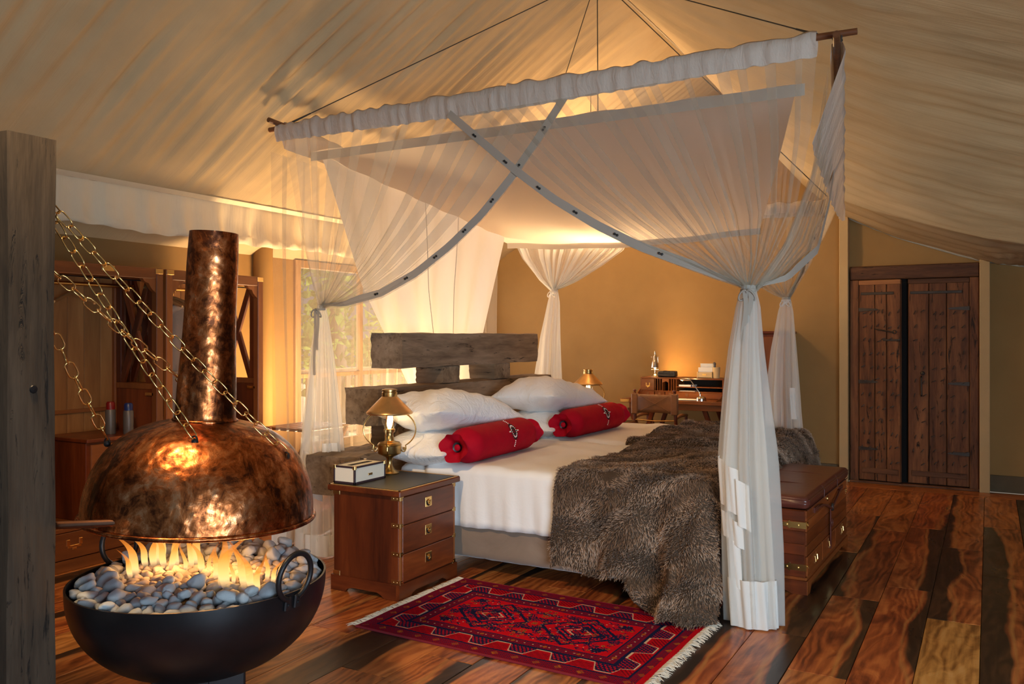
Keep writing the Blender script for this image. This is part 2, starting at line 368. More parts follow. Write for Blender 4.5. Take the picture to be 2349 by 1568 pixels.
M['bluecap'] = plain('blue_cap', (.012, .025, .12), .35); M['redcap'] = plain('red_cap', (.20, .006, .006), .35); M['canbody'] = plain('can_body', (.13, .11, .10), .4, .3)
def stone(name, col, warm):
    n = N(name); a = n.noise(n.map(), 40, 5, .65); b = n.noise(n.map(), 190, 3, .7); r = n.info()['Random']
    c = n.mix(tuple(q*.62 for q in col), col, n.ramp(a, [(.3, 0.), (.65, 1.)])); c = n.mix(c, n.mix((.7, .7, .72), (1.15, 1.12, 1.08), r), 1., 'MULTIPLY')
    n.bsdf(c, .85, 0, n.bump(n.math('ADD', a, n.math('MULTIPLY', b, .5)), .45, .003), .25); return n.m
M['stone'] = stone('grey_pebble', (.46, .50, .53), 0); M['stonew'] = stone('pale_pebble', (.50, .45, .42), 1)
def glass(name, tint=(1, .97, .9), f=.85):
    n = N(name); g = n.n.new('ShaderNodeBsdfGlossy'); g.inputs['Roughness'].default_value = .04; t = n.n.new('ShaderNodeBsdfTransparent'); t.inputs[0].default_value = (*tint, 1)
    m = n.n.new('ShaderNodeMixShader'); m.inputs[0].default_value = f; n.link(g.outputs[0], m.inputs[1]); n.link(t.outputs[0], m.inputs[2]); n.link(m.outputs[0], n.out.inputs[0]); return n.m
M['glass'] = glass('lamp_chimney_glass')
def emit(name, col, st):
    n = N(name); e = n.n.new('ShaderNodeEmission'); e.inputs[0].default_value = (*col, 1); e.inputs[1].default_value = st; n.link(e.outputs[0], n.out.inputs[0]); return n.m
M['bulb'] = emit('lamp_flame_glow', (1, .74, .36), 18)
def flame():
    n = N('gas_flame'); z = n.sep(n.tc())[2]; f = n.math('MULTIPLY', z, 1., True)
    c = n.ramp(f, [(0., (.25, .25, 1.)), (.05, (1., .62, .30)), (.28, (1., .60, .18)), (.55, (1., .36, .05)), (1., (.9, .18, .02))])
    e = n.n.new('ShaderNodeEmission'); n.put(e.inputs[0], c); n.put(e.inputs[1], n.math('MULTIPLY', n.ramp(f, [(0., .10), (.18, 1.), (.5, .85), (1., .5)]), 1.05))
    t = n.n.new('ShaderNodeBsdfTransparent'); m = n.n.new('ShaderNodeMixShader')
    a = n.ramp(f, [(0., .15), (.2, .80), (.55, .62), (1., .15)]); n.put(m.inputs[0], a); n.link(t.outputs[0], m.inputs[1]); n.link(e.outputs[0], m.inputs[2]); n.link(m.outputs[0], n.out.inputs[0]); return n.m
M['flame'] = flame()
def leafm():
    n = N('sunlit_leaf'); r = n.noise(n.map(), 9, 2); return n.cloth(n.ramp(r, [(.3, (.10, .20, .025)), (.7, (.38, .52, .12))]), .5)
M['leaf'] = leafm(); M['bark'] = wood('tree_bark', (.10, .075, .055), (.2, .155, .12), (.3, .25, .2), 'z', 1., .9, 0, .6, 8.)
M['ground'] = plain('sandy_ground', (.50, .40, .28), .95, var=.3)
M['mesh'] = None
n = N('window_gauze'); M['gauze'] = n.cloth((.55, .42, .28), .4, None, .70)
M['rope'] = plain('dark_rope', (.05, .038, .028), .8)
M['stud'] = plain('black_stud', (.012, .010, .010), .4)
M['white'] = plain('white_bead', (.8, .74, .66), .35)
# ------------------------------------------------------------------ the setting
def S(name, mb, mat, parent=None, ang=35): return O(name, mb, mat, parent, ang=ang, kind=None if parent else 'structure')
fl = T('floor', None, None, kind='structure')
O('subfloor', MB().box((-5.6, -1., -.12), (2.3, 9.0, -.012)), M['subfloor'], fl)
r_ = np.random.default_rng(5)
PW = .2365; fixed = {0: [5.70, 7.18], -1: [4.71, 6.35], -2: [5.20, 6.9], -3: [3.7, 4.875, 6.70], -4: [4.13, 5.9, 7.19], -5: [3.2, 5.02, 6.6]}
special = {(-1, 0): (.95, .20, .2), (-1, 1): (.12, .45, .2), (-4, 1): (.1, .62, .8), (-2, 0): (.0, .28, .9), (0, 1): (.2, .55, .3), (0, 0): (.10, .55, .2), (-4, 0): (.12, .55, .9), (-5, 1): (0, .75, .4), (-3, 1): (.05, .42, .8), (-2, 1): (.06, .45, .7), (-3, 2): (.05, .3, .2), (-5, 0): (.0, 1.0, .3)}
for c in range(-23, 9):
    x0 = -.034+c*PW; x1 = x0+PW
    if c in fixed: js = fixed[c]
    else:
        js = []; y = 1.2+r_.uniform(.2, 1.6)
        while y < 8.0: js.append(y); y += r_.uniform(1.0, 2.1)
    js = [1.0]+[j for j in js if j < 8.2]+[8.5]
    for i in range(len(js)-1):
        y0, y1 = js[i], js[i+1]; dz = r_.uniform(-.0012, .0012)
        o = O('plank', MB().box((-PW/2+.0012, -(y1-y0)/2+.001, -.02), (PW/2-.0012, (y1-y0)/2-.001, dz), .002), M['floor'], fl, ((x0+x1)/2, (y0+y1)/2, 0))
        left = x1 < -1.5
        col = (r_.choice([.05, .15, .3, .5], p=[.35, .3, .2, .15]) if left else r_.choice([0, .1, .25]), r_.choice([.0, .25, .42, .65], p=[.35, .3, .25, .1]), r_.uniform())
        if (c, i) in special: col = special[c, i]
        o.color = (*col, 1)
for i, (xa, xb) in enumerate([(-5.5, -3.9), (-3.9, -2.2), (-2.2, -.6), (-.6, 1.0), (1.0, 2.2)]):
    o = O('border_plank', MB().box((-.28/2, -(xb-xa)/2+.001, -.02), (.28/2, (xb-xa)/2-.001, .001), .002), M['floor'], fl, ((xa+xb)/2, 8.645, 0), (0, 0, pi/2)); o.color = (.25, .15, .5+.1*i, 1)

# roof liner
def zl(x): return 2.4+.604*(x+5)
xs = np.linspace(-5.56, -2.4, 30); ys = np.arange(0., 8.86, .018); r1 = np.random.default_rng(3)
Xg, Yg = np.meshgrid(xs, ys, indexing='ij'); D = 0*Xg
for i in range(46):
    k = r1.uniform(9, 75); dr = r1.normal(0, .05)*k; c0, w0 = r1.uniform(0, 8.8), r1.uniform(.5, 1.6); a0 = r1.uniform(-5.5, -2.4)
    D += np.sin(k*Yg+dr*(Xg+4)+r1.uniform(0, 6.28))*np.exp(-((Yg-c0)/w0)**2)*np.exp(-((Xg-a0)/1.5)**2)*.20/k
D += .02*np.sin(Xg*2.2+1)*np.sin(Yg*1.3)
D *= np.clip((-2.4-Xg)/.15, 0, 1)*np.clip((Xg+5.02)/.3, 0, 1)
nrm = np.array([-.604, 0, 1.])/math.hypot(.604, 1)
P = np.stack([Xg+nrm[0]*D, Yg, zl(Xg)+nrm[2]*D], -1)
ceil = T('ceiling', None, None, kind='structure')
O('liner_slope', MB().grid(P.tolist()), M['roof'], ceil, ang=180)
fx = [-2.4, -1.9, -1.62, -1.357, -1.196, -.751, -.24, -.023, .271, 1., 2.3]; fz = [3.97, 3.30, 2.93, 2.683, 2.552, 2.336, 2.147, 2.078, 2.025, 1.93, 1.8]
nx = [-2.4, -.5, .3, 2.3]; nz = [3.97, 2.86, 2.52, 1.95]
xs = np.linspace(-2.4, 2.3, 60); ys = np.arange(1.2, 8.801, .03); Xg, Yg = np.meshgrid(xs, ys, indexing='ij')
w = np.clip((Yg-4.3)/4.5, 0, 1); w = w*w*(3-2*w)
Z = (1-w)*np.interp(Xg, nx, nz)+w*np.interp(Xg, fx, fz); D = 0*Z
for i in range(40):
    k = r1.uniform(7, 40); dr = r1.normal(0, .25)*k; c0, w0 = r1.uniform(2, 8.8), r1.uniform(.5, 1.6); a0 = r1.uniform(-2, 2)
    D += np.sin(k*Yg+dr*(Xg)+r1.uniform(0, 6.28))*np.exp(-((Yg-c0)/w0)**2)*np.exp(-((Xg-a0)/1.1)**2)*.15/k
for i in range(8):
    k = r1.uniform(18, 40); D += np.sin(k*Yg+k*.9*Xg+r1.uniform(0, 6.28))*np.exp(-((Yg-8.5)/.7)**2)*np.exp(-((Xg-.05-.2*i/8)/.18)**2)*.25/k
D *= np.clip((Xg+2.4)/.2, 0, 1)
O('liner_slope', MB().grid(np.stack([Xg, Yg, Z+D], -1).tolist()), M['roof'], ceil, ang=180)
O('liner_hem', MB().grid([[(x, 8.80, z+.03), (x, 8.795, z-.004-.008*abs(sin(x*21))), (x, 8.76, z-.012)] for x, z in zip(xs, (np.interp(xs, fx, fz)))]), M['valance'], ceil, ang=180)
O('ridge_seam', MB().tube([(-2.4, 0., 3.965), (-2.4, 8.8, 3.965)], .012, 6), M['tape'], ceil)
# hanging valance along the left eave
ys = np.arange(0.6, 7.2, .02); rows = []
for y in ys:
    a = .010*sin(y*9)+.008*sin(y*23+1)+.006*sin(y*41+2); z0 = zl(-5.)+.0
    rows.append([(-5.0+.002+.2*a, y, z0), (-4.995+.5*a, y, z0-.025), (-5.0+a, y, z0-.15), (-4.99+1.4*a, y, z0-.235+.004*sin(y*7))])
O('valance', MB().grid(rows), M['valance'], ceil, ang=180)
rows = [[(-4.986+1.4*(.010*sin(y*9)+.008*sin(y*23+1)+.006*sin(y*41+2)), y, 2.4-.234+.004*sin(y*7)), (-4.976+1.6*(.010*sin(y*9)+.008*sin(y*23+1)), y, 2.4-.27+.006*sin(y*7+.4)), (-4.99+1.4*(.010*sin(y*9)), y, 2.4-.288+.009*sin(y*6+.4)+.004*sin(y*31))] for y in ys]
O('valance_hem', MB().grid(rows), M['valance'], ceil, ang=180)
O('eave_tape', MB().grid([[(-4.985, y, zl(-4.985)-.012), (-4.94, y, zl(-4.94)-.014)] for y in ys[::5]]), M['valance'], ceil, ang=180)

# canvas walls
wl = MB(); XL = -5.5
for (y0, y1, z0, z1) in [(0., 5.75, 0, 2.3), (5.75, 8.55, 0, .35), (5.75, 8.55, 2.1, 2.3), (8.55, 8.85, 0, 2.3)]: wl.box((XL-.04, y0, z0), (XL, y1, z1))
S('wall_left', wl, M['wall'])
wb = MB()
for (x0, x1, z0, z1) in [(-5.5, -1.17, 0, 4.3), (-1.17, -.075, 2.06, 4.3), (-.075, 2.05, 0, 4.3)]:
    nxs = max(2, int((x1-x0)/.15)); nzs = max(2, int((z1-z0)/.15)); g = []
    for i in range(nxs+1):
        x = x0+(x1-x0)*i/nxs
        g.append([(x, 8.85-.010*float(wob(x*1.6, z*1.2, 4))*min(1, (x-x0)*6, (x1-x)*6), z) for z in np.linspace(z0, z1, nzs+1)])
    wb.grid(g)
S('wall_back', wb, M['wall'], ang=180)
S('wall_right', MB().box((2.05, 2.2, 0), (2.09, 8.85, 2.4)), M['wall'])
S('trim_1', MB().box((-1.268, 8.74, 0), (-1.186, 8.85, 2.75), .004), M['trimcanvas'])
S('trim_2', MB().box((-.075, 8.72, 0), (.008, 8.85, 2.2), .004), M['trimcanvas'])
S('trim_3', MB().tube([(-5.45, 5.33, 0), (-5.45, 5.335, 1.2), (-5.45, 5.33, 2.3)], [.085, .08, .085], 14), M['wall'])
S('trim_4', MB().tube([(-5.49, 8.79, 0), (-5.49, 8.79, 2.2)], .05, 10), M['wall'])
S('baseboard_back', MB().box((-5.5, 8.825, 0), (-1.27, 8.85, .15)).box((.01, 8.825, 0), (2.05, 8.85, .15)), M['skirt'])
S('baseboard_left', MB().box((-5.5, 0, 0), (-5.475, 5.74, .15)), M['skirt'])
# window in the left wall: timber frame, mullions and insect gauze
win = T('window_1', None, None, kind='structure')
fr = MB()
for (y0, y1, z0, z1) in [(5.75, 5.82, .35, 2.1), (8.48, 8.55, .35, 2.1), (5.82, 8.48, .35, .42), (5.82, 8.48, 2.03, 2.1)]: fr.box((-5.53, y0, z0), (-5.47, y1, z1), .004)
O('window_frame', fr, M['railwood'], win)
for y in (6.68, 7.6): O('mullion', MB().box((-5.525, y-.025, .42), (-5.475, y+.025, 2.03), .004), M['railwood'], win)
O('transom', MB().box((-5.522, 5.82, 1.02), (-5.478, 8.48, 1.06), .004), M['railwood'], win)
O('gauze', MB().grid([[(-5.5, 5.82, .42), (-5.5, 5.82, 2.03)], [(-5.5, 8.48, .42), (-5.5, 8.48, 2.03)]]), M['gauze'], win)
# outdoors beyond the window: ground, deck railing, tree, bushes
S('ground', MB().box((-30, -12, -.9), (-5.9, 30, -.8)), M['ground'])
S('deck', MB().box((-7.6, 4., -.12), (-5.56, 12., -.02)), M['railwood'])
rail = T('deck_railing', 'pale slatted deck railing outside the gauze window', 'railing', (-7.4, 8.5, -.02))
for z in (.18, .95): O('rail', MB().box((-.03, -3.2, z), (.03, 3.2, z+.06), .004), M['railwood'], rail)
slat = MB().box((-.012, -.045, .24), (.012, .045, .95), .003).mesh('slat')
for i in range(34): O('slat', slat, M['railwood'], rail, (0, -3.1+i*.186, 0))
for y in (-3.2, -1.05, 1.05, 3.2): O('post', MB().box((-.05, y-.05, 0), (.05, y+.05, 1.06), .006), M['railwood'], rail)
tr = T('tree', 'leafy green tree outside the gauze window', 'tree', (-9.2, 10.5, -.8))
O('trunk', MB().tube([(0, 0, 0), (.05, 0, 1.2), (-.05, .05, 2.6), (.1, .1, 4.2)], [.26, .22, .19, .14], 12), M['bark'], tr)
def leaves(n, c, rad, size, seed):
    r = np.random.default_rng(seed); mb = MB()
    for i in range(n):
        d = r.normal(size=3); d /= np.linalg.norm(d); p = np.array(c)+d*np.array(rad)*r.uniform(.45, 1)**.6
        a = r.normal(size=3); a /= np.linalg.norm(a); b = np.cross(a, r.normal(size=3)); b /= np.linalg.norm(b); nn = np.cross(a, b)*.15; s_ = size*r.uniform(.6, 1.3)
        mb.add([p-a*s_, p+b*s_*.45+nn*s_, p+a*s_, p-b*s_*.45+nn*s_], [(0, 1, 2, 3)])
    return mb
O('foliage', leaves(2600, (0, .2, 3.4), (2.6, 2.8, 2.2), .13, 1), M['leaf'], tr, kind='stuff')
for i, (x, y, h, lb) in enumerate([(-13.6, 12.6, 1.3, 'low bright green bush outside window beyond the trunk'), (-12.5, 17.2, 1.5, 'large dim bush behind the tree outside window')]):
    b = T('bush', lb, 'bush', (x, y, -.8)); O('foliage', leaves(1500, (0, 0, h), (1.2, 1.4, h), .11, 10+i), M['leaf'], b, kind='stuff'); O('stem', MB().tube([(0, 0, 0), (.05, 0, h)], [.06, .03], 8), M['bark'], b)

# double plank door
dr = T('door_1', None, None, (0, 8.8, 0), kind='structure')
O('recess', MB().box((-1.17, .045, 0), (-.075, .07, 2.06)), M['hole_shade'], dr)  # black sheet painted as the shade behind the door leaves
O('lintel', MB().box((-1.175, -.03, 1.945), (-.076, .06, 2.075), .008), M['door_x'], dr)
O('jamb', MB().box((-1.175, -.02, 0), (-1.095, .06, 1.944), .006), M['door'], dr)
O('jamb', MB().box((-.155, -.02, 0), (-.076, .06, 1.944), .006), M['door'], dr)
O('threshold', MB().box((-1.175, -.05, 0), (-.076, .06, .022), .004), M['door_x'], dr)
nail = MB().tube([(-.012, -.010, -.014), (0, -.019, 0), (.014, -.012, .016)], [.003, .0045, .003], 5).mesh('nail')
def leaf(w, loc, rz, splits, lab, flip):
    L = O('door_leaf', MB().box((0, .012, .03), (w, .028, 1.935)), M['door'], dr, loc, (0, 0, rz), label=lab)
    for a, b in zip(splits[:-1], splits[1:]):
        O('plank', MB().box((a+.003, -.014, .03), (b-.003, .014, 1.90), .005), M['door'], L)
    O('top_batten', MB().box((0, -.02, 1.895), (w, .02, 1.94), .004), M['door_pale'] if flip < 0 else M['door_x'], L)
    O('bottom_batten', MB().box((.03, -.024, .10), (w-.02, -.012, .15), .004), M['door_x'], L)
    O('iron_strap', MB().box((.02, -.021, 1.80), (w-.06, -.012, 1.825), .002), M['doorIron'], L)
    hx = 0 if flip < 0 else w
    for z in (1.66, .97, .33):
        O('hinge', MB().prism([(hx, z-.018), (hx-flip*.16, z-.008), (hx-flip*.18, z), (hx-flip*.16, z+.008), (hx, z+.018)], -.024, -.012, 1), M['doorIron'], L)
    cols = []
    for a, b in zip(splits[:-1], splits[1:]): cols += [a+(b-a)*.3, a+(b-a)*.75]
    rr = np.random.default_rng(int(w*100))
    for k in range(12):
        for x in cols:
            if rr.uniform() < .86: O('nail', nail, M['doorIron'], L, (x+rr.uniform(-.014, .014), -.006, .22+k*.128+rr.uniform(-.015, .015)), (0, rr.uniform(-.5, .5), 0))
    return L
L = leaf(.375, (-1.093, -.004, 0), math.radians(-7), [0, .145, .25, .375], 'narrow door leaf standing slightly ajar', -1)
O('hasp', MB().tube([(.15, -.03, 1.475), (.25, -.035, 1.455), (.32, -.035, 1.44)], .007, 6).tube(arc((.325, -.035, 1.445), .016, 0, 2*pi, 12), .005, 6), M['doorIron'], L)
O('latch_plate', MB().box((.22, -.022, 1.36), (.37, -.013, 1.378), .002), M['doorIron'], L)
L = leaf(.51, (-.665, -.002, 0), 0, [0, .178, .325, .51], 'wide closed door leaf', 1)
O('pull_handle', MB().tube([(.115, -.02, 1.03), (.115, -.05, 1.02), (.118, -.05, .86), (.115, -.02, .85)], .008, 8).ball((.125, -.02, 1.06), .02, 8), M['doorIron'], L)
# ------------------------------------------------------------------ timber post, copper hood, chains, fire bowl
FW = Vector((-sin(math.radians(29.3)), cos(math.radians(29.3)), 0)); RT = Vector((cos(math.radians(29.3)), sin(math.radians(29.3)), 0))
po = T('timber_post', 'thick dark weathered square timber post beside the copper fire hood', 'post', (-2.6175, 1.5435, 0))
mb = MB(); g = []
for a in range(32):
    w = a/32*4; k = int(w); t = w-k; cs = [(-1, -1), (1, -1), (1, 1), (-1, 1)]; p, q = cs[k], cs[(k+1) % 4]; x = p[0]+(q[0]-p[0])*t; y = p[1]+(q[1]-p[1])*t
    if a % 8 == 0: x *= .96; y *= .96
    g.append([(x*.0775+.0025*float(wob(z*3, a*.4, 8)), y*.0765+.0025*float(wob(z*3, a*.5, 9)), z) for z in np.linspace(0, 2.013, 60)])
mb.grid(g, closed=True); n0 = len(mb.v); mb.f.append(tuple(i*60+59 for i in range(32)))
O('shaft', mb, M['post'], po, ang=50)
O('bolt', MB().lathe([(0, .004), (.011, .003), (.013, 0)], 14, M=Matrix.Translation((.0785, .002, 1.24)) @ Matrix.Rotation(pi/2, 4, 'Y')), M['iron'], po)
for z in (1.469, 1.638, 1.822, 1.85):
    O('eye_bolt', MB().tube(arc((0, .092, z), .013, 0, 2*pi, 12, 'yz'), .003, 6).tube([(0, .07, z), (0, .082, z)], .004, 6), M['iron'], po)
BC = Vector((-2.441, 2.092, 0))
hood = T('copper_fire_hood', 'hammered copper dome hood with a tall chimney over the fire bowl', 'hood', (BC.x, BC.y, .77))
hood.rotation_euler = Matrix.Rotation(math.radians(2.7), 3, FW).to_euler()
prof = []
for i in range(33):
    t = i/32*pi/2; r = .389*cos(t)**.72; z = .340*sin(t)**.95
    if r > .095: prof.append((r, z))
prof.append((.095, .336))
inner = [(max(r-.012, .08), z-.006) for r, z in prof[::-1]]
O('dome', MB().lathe(prof, 72).lathe([(prof[0][0], 0)]+[], 72) if 0 else MB().lathe(prof+inner, 72), M['copper'], hood, ang=60)
O('rim', MB().tube(arc((0, 0, .002), .391, 0, 2*pi, 72, 'xy')[:-1], .0085, 8, closed=True), M['copper'], hood, ang=80)
ch = []
for i in range(41):
    t = i/40; r = .104-.022*t**.8+.002*sin(t*9)
    ch.append((r, .315+.685*t))
O('chimney', MB().lathe([(.114, .326), (.107, .336)]+[(r, z) for r, z in ch[2:]]+[(ch[-1][0]-.006, 1.0), (ch[-1][0]-.006, .8)], 48), M['copper'], hood, ang=60)
O('chimney_collar', MB().tube(arc((0, 0, .337), .107, 0, 2*pi, 40, 'xy')[:-1], .005, 6, closed=True), M['copper'], hood, ang=80)
O('strut_pipe', MB().tube([(-.22, -.512, .010), (.03, -.383, .037), (.10, -.345, .045)], .0125, 14), M['pipe'], hood)
bolts = [(-.235, -.215, .245), (.160, -.180, .288), (.292, .105, .222), (-.02, .27, .235)]
anch = [1.469, 1.822, 1.85, 1.638]
hm = Matrix.Translation((BC.x, BC.y, .77)) @ Matrix.Rotation(math.radians(2.7), 4, FW)
for b in bolts:
    O('hood_bolt', MB().ball(b, .012, 8).tube(arc((b[0], b[1], b[2]+.006), .014, 0, 2*pi, 12, 'xz'), .003, 6), M['iron'], hood)
lk = MB()
pts = []
for i in range(20):
    t = 2*pi*i/20; e = .0155*sin(t); pts.append((.014*(1 if cos(t) > 0 else -1)*min(1, abs(cos(t))*3)+.0155*cos(t), e, 0))
lk.tube(pts, .0024, 6, closed=True); link = lk.mesh('link', 80)
desc = ['brass chain running lowest from the post to the hood', 'brass chain crossing before the wardrobe to hood front', 'longest brass chain passing in front of the copper chimney', 'brass chain passing behind the copper chimney']
for k, (b, z) in enumerate(zip(bolts, anch)):
    p1 = hm @ Vector((b[0], b[1], b[2]+.016)); p0 = Vector((-2.6175, 1.5435+.092, z-.012)); d = p1-p0; Lg = d.length; n_ = int(Lg/.050); nn = d.normalized()
    c = T('brass_chain', desc[k], 'chain', tuple(p1), group='chains holding the hood')
    rq = nn.to_track_quat('X', 'Z')
    for i in range(n_):
        t = (i+.5)/n_; sag = -.045*Lg*4*t*(1-t)*.35; p = p0+d*t+Vector((0, 0, sag))-p1
        tan = (d+Vector((0, 0, -.045*.35*Lg*4*(1-2*t)))).normalized(); q = tan.to_track_quat('X', 'Z')
        e = (q.to_matrix() @ Matrix.Rotation(pi/2*(i % 2)+.5+.1*sin(i), 3, 'X')).to_euler()
        O('link', link, M['brass'], c, tuple(p), tuple(e))
bowl = T('fire_bowl', 'large black steel fire bowl with ring handles on a pedestal', 'fire bowl', (BC.x, BC.y, 0))
pr = [(.4335*sin(t)**.95 if t > 0 else 0, .55-.335*cos(t)**.9 if t < pi/2 else .55) for t in np.linspace(0.02, pi/2, 26)]
outer = pr; inn = [(r-.007, z+.0) for r, z in pr[::-1]]
O('bowl', MB().lathe(outer+[(.4335, .556), (.4265, .556)]+[(max(.001, r), max(z, .235)) for r, z in inn], 72), M['bowl'], bowl, ang=50)
pd = Matrix.Rotation(math.radians(29.3+18), 4, 'Z')
O('pedestal', MB().box((-.15, -.15, .0), (.15, .15, .30), .004, pd), M['bowl'], bowl)
O('pedestal_flange', MB().box((.03, -.158, 0), (.145, -.15, .29), .002, pd), M['bowl'], bowl)
for z in (.26, .18, .1): O('rivet', MB().ball((.06, -.159, z), (.008, .005, .008), 8, pd), M['iron'], bowl)
for ang_ in (0., 180.):
    a = math.radians(ang_); R_ = Matrix.Rotation(a, 4, 'Z'); h = MB(); m2 = R_ @ Matrix.Translation((.442, 0, .575)) @ Matrix.Rotation(math.radians(8), 4, 'Y')
    h.tube([(0, .074*cos(t), .074*sin(t)*1.05+.036) for t in np.linspace(-pi*.40, pi*1.40, 26)], .0095, 10, M=m2)
    H_ = O('ring_handle', h, M['iron'], bowl, ang=80)
    for sy in (-1, 1): O('rivet_tab', MB().box((-.004, sy*.022-.014, -.075), (.006, sy*.022+.014, -.028), .004, m2).ball((.007, sy*.022, -.055), (.004, .006, .006), 8, m2), M['iron'], H_)
O('burner_tray', MB().lathe([(0.001, .50), (.30, .50), (.30, .508), (.001, .508)], 40), M['iron'], bowl)
bar = Matrix.Rotation(math.radians(4), 4, 'Z')
O('burner_bar', MB().box((-.02, -.17, .505), (.02, .17, .535), .003, Matrix.Translation((.02, -.02, 0)) @ bar), M['iron'], bowl)
# pebbles
def pebble_mesh(seed):
    r = np.random.default_rng(seed); import bmesh
    bm = bmesh.new(); bmesh.ops.create_icosphere(bm, subdivisions=3, radius=1); a, b, c = r.uniform(.95, 1.3), r.uniform(.75, .95), r.uniform(.55, .72)
    for v in bm.verts:
        p = v.co.copy(); k = mnoise.noise(p*1.1+Vector((seed*3.1, 0, 0)))*.30+mnoise.noise(p*2.3+Vector((0, seed*1.7, 0)))*.12
        q = Vector([math.copysign(abs(w)**.86, w) for w in p]); q = q*(1+k); v.co = Vector((q.x*a, q.y*b, q.z*c))
    me = bpy.data.meshes.new('pebble'); bm.to_mesh(me); bm.free(); me.polygons.foreach_set('use_smooth', [True]*len(me.polygons)); return me
PB = [pebble_mesh(i) for i in range(10)]; PBW = [m.copy() for m in PB]
for m in PB: m.materials.append(M['stone'])
for m in PBW: m.materials.append(M['stonew'])
r = np.random.default_rng(21); placed = []
def heap(x, y):   # heap height: rises to the far rim, flatter at the burner
    rr = math.hypot(x, y); f = (x*FW.x+y*FW.y)/.4
    return .545+.022*max(0, 1-(rr/.42)**2)+.030*max(0, f)*min(1, rr/.2)-.01*max(0, -f)
tries = 0
while len(placed) < 285 and tries < 60000:
    tries += 1; a = r.uniform(0, 2*pi); rr = .405*math.sqrt(r.uniform()); x, y = rr*cos(a), rr*sin(a)
    mid = abs((Vector((x, y, 0))-Vector((.02, .01, 0))).dot(FW)) < .13 and rr < .27
    sz = r.uniform(.016, .023) if mid else r.uniform(.020, .031)
    if rr+sz*.8 > .418: continue
    ok = True; lvl = 0 if tries < 9000 else 1
    for (px, py, ps, pl) in placed:
        if pl == lvl and (px-x)**2+(py-y)**2 < ((ps+sz)*(.80 if lvl == 0 else .95))**2: ok = False; break
    if not ok: continue
    if lvl == 1 and mid: continue
    placed.append((x, y, sz, lvl))
    z = heap(x, y)+(-.006 if lvl == 0 else .018)
    lv, fv = x*RT.x+y*RT.y, x*FW.x+y*FW.y; sect = 'along the front rim of the fire bowl' if fv < -.12 and abs(lv) < .26 else 'along the far rim of the fire bowl' if fv > .12 and abs(lv) < .28 else 'on the post side of the fire bowl' if lv < 0 else 'beside the ring handle on the bed side of fire bowl'
    f = 'pale warm pebble lying among the flames' if mid else ('large ' if sz > .0258 else 'small ')+'grey pebble '+sect
    o = O('pebble', (PBW if mid else PB)[r.integers(10)], None, None, (BC.x+x, BC.y+y, z), (r.normal(0, .5), r.normal(0, .4), r.uniform(0, 6.28)), label=f, cat='pebble', group='pebbles among the flames' if mid else 'pebbles around the bowl edge')
    o.scale = (sz, sz, sz)
# flames
def flame_mesh(seed):
    r = np.random.default_rng(seed); mb = MB(); rows = []; lean = r.normal(0, .30); ph = r.uniform(0, 6)
    for i in range(15):
        t = i/14; w = (.16*(t+.03)**.55*(1-t)**1.1+.010*(1-t))*1.12; cx = lean*t*t+.09*sin(t*6+ph)*t; cy = .05*sin(t*4+ph*2)*t
        rows.append([(cx+w*cos(k*pi/5)*(1+.15*sin(3*k+ph)), cy+.55*w*sin(k*pi/5), t) for k in range(10)])
    cols = [[rows[i][k] for i in range(15)] for k in range(10)]
    mb.grid(cols, closed=True); me = mb.mesh('flame', 180); me.materials.append(M['flame']); return me
FM = [flame_mesh(40+i) for i in range(7)]
FL = [(-0.161, -0.164, 0.095), (-0.159, -0.144, 0.144), (-0.212, -0.032, 0.125), (-0.204, -0.014, 0.167), (-0.132, -0.020, 0.116), (-0.129, 0.001, 0.141), (-0.064, -0.015, 0.098), (-0.066, 0.016, 0.149), (0.013, -0.003, 0.113), (0.047, -0.004, 0.097), (0.118, -0.038, 0.118), (0.195, -0.082, 0.169), (0.227, -0.092, 0.175), (0.210, -0.045, 0.093), (0.280, -0.063, 0.152), (0.309, -0.057, 0.129), (0.337, -0.059, 0.106), (0.271, 0.048, 0.095), (0.307, 0.039, 0.078), (-0.069, 0.048, 0.158), (0.059, 0.120, 0.075), (-0.166, -0.020, 0.125), (-0.236, -0.045, 0.117)]
for i, (x, y, hh) in enumerate(FL):
    o = O('flame', FM[i % 7], None, None, (BC.x+x, BC.y+y, .558), (0, 0, math.radians(29)+r.normal(0, .4)), label='%s orange gas flame %s the fire bowl' % ('tall' if hh > .13 else 'short', 'near post side of' if x*RT.x+y*RT.y < -.1 else 'in middle of' if x*RT.x+y*RT.y < .1 else 'near handle side of'), cat='flame', group='flames in the fire bowl')
    o.scale = (hh*1.35, hh*1.2, hh*1.15)
for i, (u_, v_) in enumerate([(-.12, -.0), (.04, -.02), (.16, -.05)]):
    point('fire_glow', (u_*RT.x+v_*FW.x, u_*RT.y+v_*FW.y, .63), 1.5, (1, .46, .13), .05, bowl)

